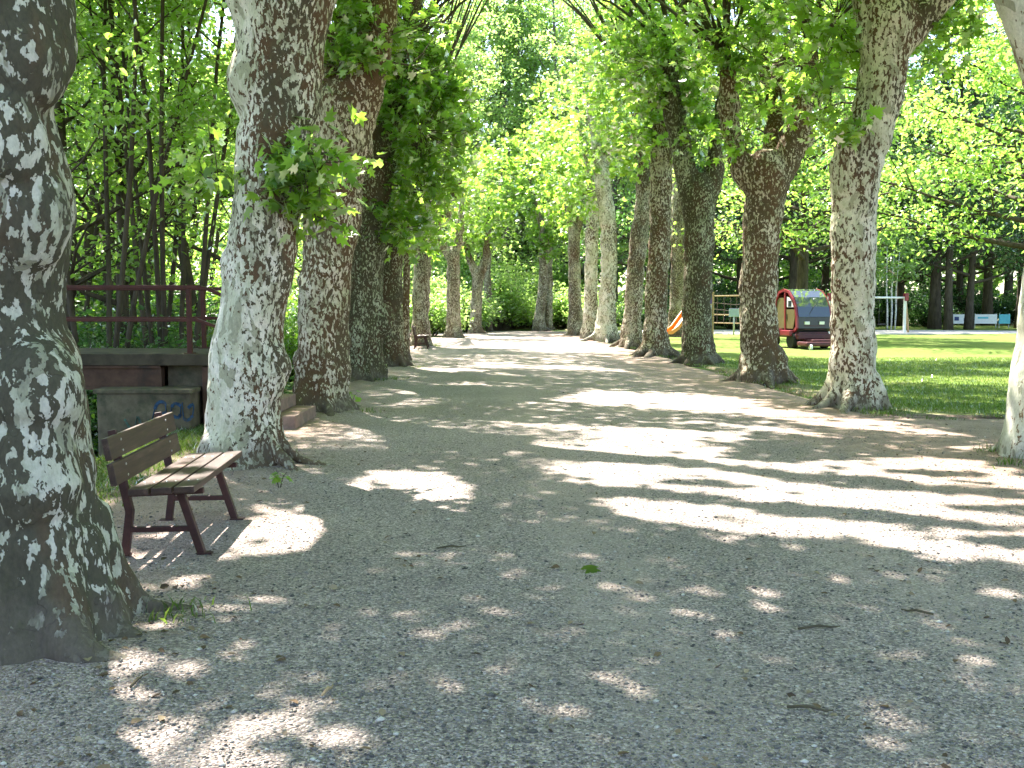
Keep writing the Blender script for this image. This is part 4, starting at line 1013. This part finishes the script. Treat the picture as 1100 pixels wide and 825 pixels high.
st = empty('steps', (-2.84, 12.8, 0))
for k in range(5):
    m = MB(); x1 = -.26 * k
    m.box((x1 - .16 - .01 * k, .78 + .004 * k, .085 + .17 * k - (.06 if k == 0 else 0)), (.32 + (0.0 if k else 0.03), 1.4 - .03 * k, .166 + (.12 if k == 0 else 0)), None, 0, .014)
    if k: m.box((x1 - .17, .78, .085 * k - .012), (.28, 1.3, .17 * k - .03))
    m.build('step', M['brick_red'], st)
tag(st, 'reddish terracotta steps leading up to the footbridge', 'steps')

# ------------------------------------------------------------------ tractor mower
tr = empty('ride_on_mower', (P2(863, 36.5), 36.8, 0.0), R(12))
# local: front is -Y
prof_o = [(.75, .62), (.78, 1.3), (.74, 1.80), (.52, 2.08), (.15, 2.17), (-.25, 2.10), (-.58, 1.82), (-.82, 1.5), (-.93, 1.15), (-.95, .75), (-.80, .62)]
def arc(n0, n1): return prof_o[n0:n1]
def shell(poly, thick):
    c = Vector((-.05, 1.25)); return [(c.x + (y - c.x) * thick, c.y + (z - c.y) * thick) for y, z in poly]
for x in (-.66, .66):
    fr = MB(); inn = shell(prof_o, .89); n = len(prof_o)
    for i in range(n - 1):
        a, b, c_, d_ = prof_o[i], prof_o[i + 1], inn[i + 1], inn[i]
        fr.prism([a, b, c_, d_], x - .035, x + .035)
    fr.bar((x, -.05, .66), (x, .02, 2.04), .06, .09)
    fr.build('cab_frame', M['red_paint'], tr)
ws = MB()
cur = [(.66, 1.96), (.45, 2.11), (.15, 2.16), (-.25, 2.09), (-.60, 1.86), (-.84, 1.52), (-.95, 1.15)]
for i in range(len(cur) - 1):
    a, b = cur[i], cur[i + 1]; ws.prism([a, b, (b[0] + .03, b[1] - .02), (a[0] + .03, a[1] - .02)], -.62, .62)
ws.build('windscreen', M['glass'], tr)
rf = MB(); rf.prism([(.79, 1.5), (.74, 1.80), (.64, 1.97), (.60, 1.94), (.68, 1.76), (.73, 1.5)], -.66, .66); rf.build('roof', M['red_paint'], tr)
for x in (-.655, .655):
    dr_ = MB(); dr_.prism([(-.62, .72), (-.06, .72), (-.06, 1.42), (-.72, 1.42), (-.74, 1.1)], x - .012, x + .012); dr_.build('side_panel', M['yellow_panel'], tr)
    wn = MB(); wn.prism([(-.62, 1.50), (-.12, 1.50), (-.12, 1.88), (-.26, 1.86), (-.48, 1.72)], x - .01, x + .01); wn.build('side_window', M['silver'], tr)  # pale opaque panes: the white reflection is put into their colour
    dp = MB(); dp.prism([(.0, .72), (.70, .72), (.72, 1.3), (.64, 1.7), (.5, 1.84), (.0, 1.84)], x - .012, x + .012); dp.build('rear_side_panel', M['yellow_panel'], tr)
hd = MB(); hd.prism([(-.93, 1.14), (-.96, .74), (-.82, .60), (-.70, .60), (-.70, 1.14)], -.62, .62); nose = hd.build('nose_panel', M['black_plastic'], tr)
for x in (-.30, .28):
    h = MB(); h.box((x, -.965, .93), (.20, .05, .11), Matrix.Rotation(R(4), 3, 'X'), 0, .015); h.build('headlight', M['lamp'], tr)
ch = MB(); ch.box((0, -.05, .50), (1.2, 1.7, .22), None, 0, .03); ch.box((0, -.85, .44), (1.3, .3, .2), None, 0, .04); ch.build('chassis', M['dark_red'], tr)
hp = MB(); hp.prism([(.75, .6), (1.55, .62), (1.6, 1.5), (1.3, 1.7), (.80, 1.72)], -.60, .60); hp.build('grass_collector', M['dark_red'], tr)
bx_ = MB(); bx_.box((-.72, -.3, .56), (.2, .75, .2), None, 0, .03); bx_.box((-.74, .35, .62), (.16, .4, .16), None, 0, .03); bx_.build('footboard', M['red_paint'], tr)
dk = MB(); dk.box((0, -1.45, .20), (1.5, .75, .16), None, 0, .05); dk.box((0, -1.45, .31), (.9, .5, .1), None, 0, .03); dk.bar((-.4, -1.1, .3), (-.4, -.6, .45), .07, .07); dk.bar((.4, -1.1, .3), (.4, -.6, .45), .07, .07); dk.build('cutting_deck', M['dark_red'], tr)
for x, y, r_ in ((-.62, -.55, .30), (.62, -.55, .30), (-.60, .95, .27), (.60, .95, .27)):
    wh = empty('wheel', (x, y, r_)); wh.parent = tr
    t_ = MB(); t_.lathe([(r_ * .62, -.11), (r_ * .9, -.12), (r_, -.08), (r_, .08), (r_ * .9, .12), (r_ * .62, .11)], (0, 0, 0), 'X', 24); t_.build('tyre', M['rubber'], wh)
    q_ = MB(); q_.lathe([(r_ * .60, -.085), (r_ * .3, -.06), (.05, -.07), (.05, .07), (r_ * .3, .06), (r_ * .60, .085)], (0, 0, 0), 'X', 20); q_.build('rim', M['silver'], wh)
for x in (-.62, .62):
    wh = empty('caster', (x, -1.85, .10)); wh.parent = tr
    t_ = MB(); t_.lathe([(.05, -.04), (.1, -.035), (.1, .035), (.05, .04)], (0, 0, 0), 'X', 16); t_.bar((0, .0, .0), (0, .14, .16), .03, .03); t_.build('caster_wheel', M['silver'], wh)
wp = MB(); wp.tube([(-.25, -.93, 1.17), (.0, -.86, 1.5), (.12, -.80, 1.62)], .012, 6); wp.build('wiper', M['black_plastic'], tr)
gl = MB()
for k in range(4): gl.box((0, -.958 + .012 * k, .84 - .045 * k), (.8, .02, .014))
gl.build('grille', M['dark_red'], tr)
for x in (-.72, .72):
    mr = MB(); mr.bar((x * .93, -.55, 1.75), (x * 1.15, -.72, 1.72), .02, .02); mr.box((x * 1.2, -.73, 1.62), (.13, .04, .22), None, 0, .015); mr.build('mirror', M['black_plastic'], tr)
    hn = MB(); hn.bar((x * .935, -.16, 1.05), (x * .935, -.16, 1.25), .025, .025); hn.build('door_handle', M['black_plastic'], tr)
tag(tr, 'red ride-on mower with curved windscreen and yellow side panels parked on the lawn', 'mower')

# ------------------------------------------------------------------ playground
# slide
s0 = gnd(716, 355.6); 
sl = empty('playground_slide', (P2(714, 45), 45.0, .02), R(42))
m = MB(); L_ = 3.1
pr = [(0, .30), (.35, .30), (.9, .55), (2.5, 1.95), (2.95, 2.0)]
for (a, b) in zip(pr[:-1], pr[1:]):
    m.prism([(0, 0)], 0, 0) if False else None
    A, B = Vector((a[0], 0, a[1])), Vector((b[0], 0, b[1]))
    m.bar(A, B, .50, .03)
    for sy in (-.26, .26): m.bar(A + Vector((0, sy, .10)), B + Vector((0, sy, .10)), .04, .22)
m.build('chute', M['orange_slide'], sl)
m = MB(); 
for (x, y) in ((3.0, -.4), (3.0, .4), (3.9, -.4), (3.9, .4)): m = MB(); m.bar((x, y, -.05), (x, y, 2.7), .09, .09); m.build('post', M['timber'], sl)
m = MB(); m.box((3.45, 0, 1.95), (.98, .9, .06)); m.build('platform', M['timber'], sl)
m = MB(); m.box((3.92, 0, 2.4), (.05, .72, .8), None, 0, .01); m.build('back_panel', M['purple'], sl)
m = MB(); m.bar((.2, 0, -.05), (.2, 0, .29), .08, .08); m.bar((1.7, 0, -.05), (1.7, 0, 1.2), .08, .08); m.build('support', M['grey_metal'], sl)
sl.scale = (.8, .8, .8)
tag(sl, 'orange playground slide peeking out beside the stout plane trunk', 'slide')
# climbing frame
cf = empty('climbing_frame', (P2(766, 54), 54.5, .03), R(4))
for x, h in ((0, 2.35), (2.6, 2.35), (-.55, 2.2)): m = MB(); m.tube([(x, 0, -.05), (x, 0, h)], .06, 10); m.build('post', M['grey_metal'], cf, True)
m = MB(); m.tube([(0, 0, 2.0), (2.6, 0, 2.05)], .035, 8); m.tube([(0, 0, 1.0), (2.6, 0, .95)], .03, 8); m.tube([(0, 0, .55), (2.6, 0, .5)], .03, 8); m.build('crossbar', M['timber'], cf, True)
m = MB()
for k in range(7):
    x = .3 + k * .36; m.tube([(x, 0, .5), (x + .05 * math.sin(k), 0, 1.3), (x, 0, 2.02)], .018, 5)
for z in (1.3, 1.65): m.tube([(0, 0, z), (1.3, 0, z - .12), (2.6, 0, z)], .018, 5)
m.build('climbing_net', M['rope'], cf)
m = MB(); m.box((-.3, .05, 1.75), (.42, .05, .9), None, 0, .02); m.build('side_panel', M['purple'], cf)
tag(cf, 'grey post climbing frame with rope net and purple panel between two trunks', 'climbing frame')
bs = empty('park_sign', (P2(788, 52), 52, .03))
m = MB(); m.tube([(0, 0, -.05), (0, 0, 1.28)], .045, 10); m.build('post', M['grey_metal'], bs, True); m = MB(); m.box((0, -.06, 1.12), (.56, .04, .42), None, 0, .015); m.build('panel', M['blue_sign'], bs)
tag(bs, 'pale blue sign board on a post beside the climbing frame', 'sign')
# red play panel
rp = empty('play_panel', (P2(833, 50), 50, .03), R(-10))
for x in (-.45, .45): m = MB(); m.box((x, 0, .75), (.09, .09, 1.6), None, 0, .01); m.build('post', M['timber'], rp)
m = MB(); m.box((0, -.055, .98), (1.05, .04, .85), None, 0, .03)
for (x, z) in ((-.35, 1.25), (-.05, 1.1), (.3, 1.28), (.1, .85), (-.3, .75), (.35, .7)): m.lathe([(.05, 0), (.05, .02), (.03, .03)], (x, -.076, z), 'Y', 12, 1)
m.build('board', [M['red_paint'], M['white_paint']], rp)
tag(rp, 'red play board with white knobs behind the mower', 'play panel')
# swing
sw = empty('swing_set', (P2(972, 54), 54.2, .03), R(3))
Wd = 4.2; zb = 1.92
m = MB(); m.tube([(.05, 0, zb), (-Wd, 0, zb)], .05, 10); m.build('crossbar', M['white_paint'], sw, True)
for x in (0, -Wd):
    m = MB(); m.bar((x, -.05, -.05), (x, -.03, zb + .05), .13, .11); m.build('leg', M['white_paint'], sw)
    m = MB(); m.bar((x + .62, .8, -.05), (x + .06, .06, zb), .10, .10); m.build('leg', M['timber'], sw)
    m = MB(); m.box((x + .06, -.0, zb + .03), (.22, .26, .42), None, 0, .03); m.build('end_cap', M['red_paint'], sw)
for x in (-1.2, -2.7):
    m = MB(); m.box((x, 0, .48), (.45, .18, .05), None, 0, .015)
    for dx in (-.2, .2): m.tube([(x + dx, 0, .5), (x + dx, 0, zb)], .014, 6)
    m.build('swing_seat', M['black_plastic'], sw)
tag(sw, 'white swing frame with red corner cap and slanting timber leg', 'swing')
# banners
bn = [(1014, 1044, M['white_paint'], 'white banner on the low fence with dark blue marks, nearest the swing'), (1046, 1070, M['white_paint'], 'white banner with a teal stripe on the low fence'), (1072, 1084, M['cyan'], 'small turquoise banner on the low fence'), (1090, 1112, M['white_paint'], 'plain white banner behind the whitish trunk')]
for i, (a, b, mt, lb) in enumerate(bn):
    Db = 66.0; xa, xb = P2(a, Db), P2(b, Db); e = empty('banner', ((xa + xb) / 2, Db, .03)); wd = xb - xa
    m = MB(); m.box((0, 0, .58), (wd, .04, .62), None, 0, .008); m.build('cloth', mt, e)
    for x in (-wd / 2 + .05, wd / 2 - .05): q_ = MB(); q_.tube([(x, .05, -.1), (x, .05, .95)], .03, 8); q_.build('post', M['grey_metal'], e)
    m = MB()
    if i == 0:
        for (x, z, w2, h2) in ((-.6, .68, .22, .18), (-.15, .60, .3, .25), (.45, .55, .25, .2)): m.box((x, -.024, z), (w2, .01, h2), None, 0, .003)
        m.build('print', M['navy'], e)
    if i == 1: m.box((-.2, -.024, .66), (.7, .01, .12), None, 0, .003); m.build('print', M['cyan'], e)
    tag(e, lb, 'banner', 'banners along the far fence')

# ------------------------------------------------------------------ small stuff on the ground
# pebbles
n = 62000
yy = 2.3 + 11 * rng.random(n) ** 1.7; half = yy * .56
xx = rng.uniform(-1, 1, n) * half
kk = (xx + .045 * yy > -3.1) & (xx < 6.5); xx, yy = xx[kk], yy[kk]; n = len(xx)
sz = rng.lognormal(math.log(.005), .42, n); sz = np.clip(sz, .003, .022)
ov = np.array([(1, 0, 0), (0, 1, 0), (-1, 0, 0), (0, -1, 0), (0, 0, .62), (0, 0, -.4), (.72, .72, .1), (-.7, .72, .12), (-.7, -.75, .08), (.7, -.7, .1)])
of = [(0, 6, 4), (6, 1, 4), (1, 7, 4), (7, 2, 4), (2, 8, 4), (8, 3, 4), (3, 9, 4), (9, 0, 4), (6, 0, 5), (1, 6, 5), (7, 1, 5), (2, 7, 5), (8, 2, 5), (3, 8, 5), (9, 3, 5), (0, 9, 5)]
a = rng.uniform(0, 6.28, n); asp = rng.uniform(.6, 1.0, n)
ox, oy = ov[:, 0][None], ov[:, 1][None] * asp[:, None]
jit = rng.uniform(.8, 1.15, (n, len(ov)))
V = np.stack([xx[:, None] + sz[:, None] * jit * (ox * np.cos(a)[:, None] - oy * np.sin(a)[:, None]), yy[:, None] + sz[:, None] * jit * (ox * np.sin(a)[:, None] + oy * np.cos(a)[:, None]),
              path_z(xx, yy)[:, None] + sz[:, None] * jit * ov[:, 2][None] * 1.0 + .001], -1)
loops = (np.arange(n)[:, None] * len(ov) + np.array(of).ravel()[None]).ravel(); nf = n * len(of)
me = fast_mesh('gravel_pebbles', V.reshape(-1, 3), loops, np.arange(nf) * 3, np.full(nf, 3))
me.attributes.new('rnd', 'FLOAT', 'POINT').data.foreach_set('value', np.repeat(rng.beta(.9, 1.3, n), len(ov)).astype(np.float32))
tag(link('gravel_pebbles', me, M['pebble']), 'loose grey pebbles strewn over the gravel path', 'gravel', kind='stuff')
# bark flakes and old leaf bits
n = 5200
yy = 2.4 + 18 * rng.random(n) ** 1.5; xx = rng.uniform(-1, 1, n) * yy * .56
near = np.zeros(n)
for r_ in ROW: near += np.exp(-(((xx - r_['base'].x) ** 2 + (yy - r_['base'].y) ** 2) / 1.1))
kk = (rng.random(n) < .10 + near + .5 * (np.abs(np.sin(xx * 1.1 + yy * .55 + np.sin(yy * 1.3) * .5)) < .10)) & (xx + .045 * yy > -3.1)
xx, yy = xx[kk], yy[kk]; n = len(xx)
me = leaf_mesh('bark_litter', np.stack([xx, yy, path_z(xx, yy) + .012], 1), rng.uniform(.015, .06, n), leaf_normals(n, 1.6, .45), TOV)
m_, nt_, out_ = newmat('bark_litter'); a_ = N(nt_, 'ShaderNodeAttribute'); a_.attribute_name = 'rnd'
principled(nt_, out_, ramp(nt_, a_.outputs['Fac'], [(0, (.05, .035, .022)), (.5, (.15, .095, .055)), (1, (.34, .27, .18))]).outputs[0], .8, .2)
tag(link('bark_litter', me, m_), 'bark flakes and old leaf bits scattered on the path', 'litter', kind='stuff')
# grass blades
def blades(name, x, y, z, h, w, label):
    n = len(x); a = rng.uniform(0, 6.28, n); ln = rng.normal(0, .45, (n, 2)) * h[:, None]
    b = np.stack([x, y, z], 1); dv = np.stack([np.cos(a), np.sin(a), 0 * a], 1) * w[:, None]
    tip = b + np.stack([ln[:, 0], ln[:, 1], h], 1); mid = b + np.stack([ln[:, 0] * .3, ln[:, 1] * .3, h * .6], 1)
    V = np.stack([b - dv, b + dv, mid + dv * .7, tip, mid - dv * .7], 1)
    loops = (np.arange(n)[:, None] * 5 + np.arange(5)[None]).ravel()
    me = fast_mesh(name, V.reshape(-1, 3), loops, np.arange(n) * 5, np.full(n, 5))
    me.attributes.new('rnd', 'FLOAT', 'POINT').data.foreach_set('value', np.repeat(rng.beta(2, 2, n), 5).astype(np.float32))
    tag(link(name, me, M['grass_blade']), label, 'grass', kind='stuff')
n = 100000
yy = 13.9 + 16 * rng.random(n) ** 1.6; u = 5.8 + rng.random(n) * 12; xx = u - .045 * yy; kk = (xx < yy * .56 + .5)
dn = wob(xx, yy, 1.2); edge_d = np.minimum(u - 6.15, yy - 14.3)
kk &= rng.random(n) < np.clip(.30 + edge_d * .7 + dn * .8, .015, 1)
xx, yy = xx[kk], yy[kk]
tx, ty = [], []
for p in FEET:
    for q in range(5):
        a = rng.uniform(0, 6.28); rr_ = rng.uniform(.5, .95); m_n = rng.integers(18, 60)
        tx.append(p.x + math.cos(a) * rr_ + rng.normal(0, .09, m_n)); ty.append(p.y + math.sin(a) * rr_ + rng.normal(0, .09, m_n))
tx = np.concatenate(tx); ty = np.concatenate(ty)
blades('grass_tufts', tx, ty, path_z(tx, ty) - .005, rng.uniform(.03, .10, len(tx)), rng.uniform(.003, .006, len(tx)), 'sparse tufts of grass around the feet of the plane trees')
blades('lawn_grass', xx, yy, np.maximum(lawn_z(xx, yy), -.01) - .008, rng.uniform(.025, .07, len(xx)), rng.uniform(.003, .006, len(xx)), 'short mown grass along the near edge of the lawn')
n = 36000
yy = rng.uniform(6, 14.4, n); u = rng.uniform(-4.1, -2.75, n) ; kk = rng.random(n) < np.clip((-2.9 - u) * 2.4 + .12 + .3 * wob(u, yy, 2), .03, 1); u, yy = u[kk], yy[kk]; xx = u - .045 * yy
blades('bank_grass', xx, yy, terr(xx, yy) - .01, rng.uniform(.04, .12, len(xx)), rng.uniform(.003, .006, len(xx)), 'grass on the stream bank behind the bench')
# weeds / sprouts
def sprout(px, py, nl, s, label, z=0.0):
    p = gnd(px, py, z); e = empty('sprout', p); m = MB(); PP = []
    for k in range(max(3, nl // 4)):
        a_ = rng.uniform(0, 6.28); tip = Vector((math.cos(a_) * s * .5, math.sin(a_) * s * .5, s * rng.uniform(.5, 1.0)))
        m.tube([(0, 0, -.03), tip * .5 + Vector((0, 0, .03)), tip], [.005, .004, .002], 5); PP.append(tip)
    m.build('stem', M['twig'], e)
    c = np.array([PP[k % len(PP)] for k in range(nl)]) * rng.uniform(.5, 1.05, (nl, 1)) + rng.normal(0, s * .12, (nl, 3)); c[:, 2] = np.maximum(c[:, 2], .02)
    link('foliage', leaf_mesh('foliage', c, rng.uniform(.5, 1, nl) * s * .55, leaf_normals(nl, .9, .5), TPL), M['leaf_plane'], e)
    tag(e, label, 'sprout', 'young shoots at the foot of the plane trees')
sprout(128, 640, 5, .13, 'small bright leafy shoot by the root of the dark flaked plane tree')
sprout(300, 524, 14, .16, 'low weed patch at the foot of the pale speckled plane tree')
sprout(378, 432, 9, .25, 'leafy shoot beside the brown flaked plane tree')
sprout(408, 402, 7, .3, 'leafy shoot at the foot of the mossy plane tree')
# twigs and fallen leaf
for i, (px, py, ln_, a_, lb) in enumerate([(880, 677, .22, .1, 'dark straight twig lying alone in the shaded gravel'), (352, 745, .10, 1.3, 'short pale twig standing out in the dark gravel'), (485, 590, .2, .2, 'thin twig lying on the gravel not far from the bench'), (985, 660, .16, 2.7, 'thin bent twig in the gravel near a sun fleck'), (147, 735, .12, 1.5, 'stubby twig in the shade of the dark flaked plane tree'), (870, 765, .18, -.3, 'curved little twig on the open gravel nearest the camera')]):
    p = gnd(px, py); dx, dy = math.cos(a_) * ln_ / 2, math.sin(a_) * ln_ / 2
    m = MB(); m.tube([(-dx, -dy, .012), (0, .012, .02), (dx * .6, dy * .6, .014), (dx, dy, .018)], [.006, .007, .005, .003], 6); o = m.build('fallen_twig', M['twig'] if i != 1 else M['timber'], None, True); o.location = p
    tag(o, lb, 'twig', 'fallen twigs on the path')
fl = empty('fallen_leaf'); bpy.data.objects.remove(fl)
me = leaf_mesh('fallen_leaf', np.zeros((1, 3)), np.array([.12]), np.array([[.1, -.2, 1.0]]), TPL); o = link('fallen_leaf', me, M['leaf_plane']); o.location = gnd(632, 612) + Vector((0, 0, .03))
tag(o, 'single green leaf fallen on the middle of the gravel path', 'leaf')

# ------------------------------------------------------------------ light
wd = bpy.data.worlds.new('World'); sc.world = wd; wd.use_nodes = True
nt = wd.node_tree; bg = nt.nodes['Background']
sky = nt.nodes.new('ShaderNodeTexSky'); sky.sky_type = 'NISHITA'; sky.sun_disc = False
sky.sun_elevation = EL; sky.sun_rotation = math.atan2(SUN.x, SUN.y); sky.air_density = 1.0; sky.dust_density = 1.5; sky.ozone_density = 1.0
nt.links.new(sky.outputs[0], bg.inputs[0]); bg.inputs[1].default_value = 0.13
sd = bpy.data.lights.new('sun', 'SUN'); sd.energy = 5.0; sd.angle = R(0.6); sd.color = (1.0, 0.95, 0.87)
so = bpy.data.objects.new('sun', sd); col.objects.link(so); so.rotation_euler = SUN.to_track_quat('Z', 'Y').to_euler()
sc.view_settings.view_transform = 'Standard'; sc.view_settings.look = 'None'; sc.view_settings.gamma = 1.0
sc.view_settings.use_curve_mapping = False; sc.view_settings.exposure = 2.42
cy = sc.cycles
cy.max_bounces = 10; cy.diffuse_bounces = 6; cy.glossy_bounces = 2; cy.transmission_bounces = 6; cy.transparent_max_bounces = 4
cy.use_adaptive_sampling = True; cy.adaptive_threshold = 0.02
cy.caustics_reflective = False; cy.caustics_refractive = False; cy.sample_clamp_indirect = 6.0
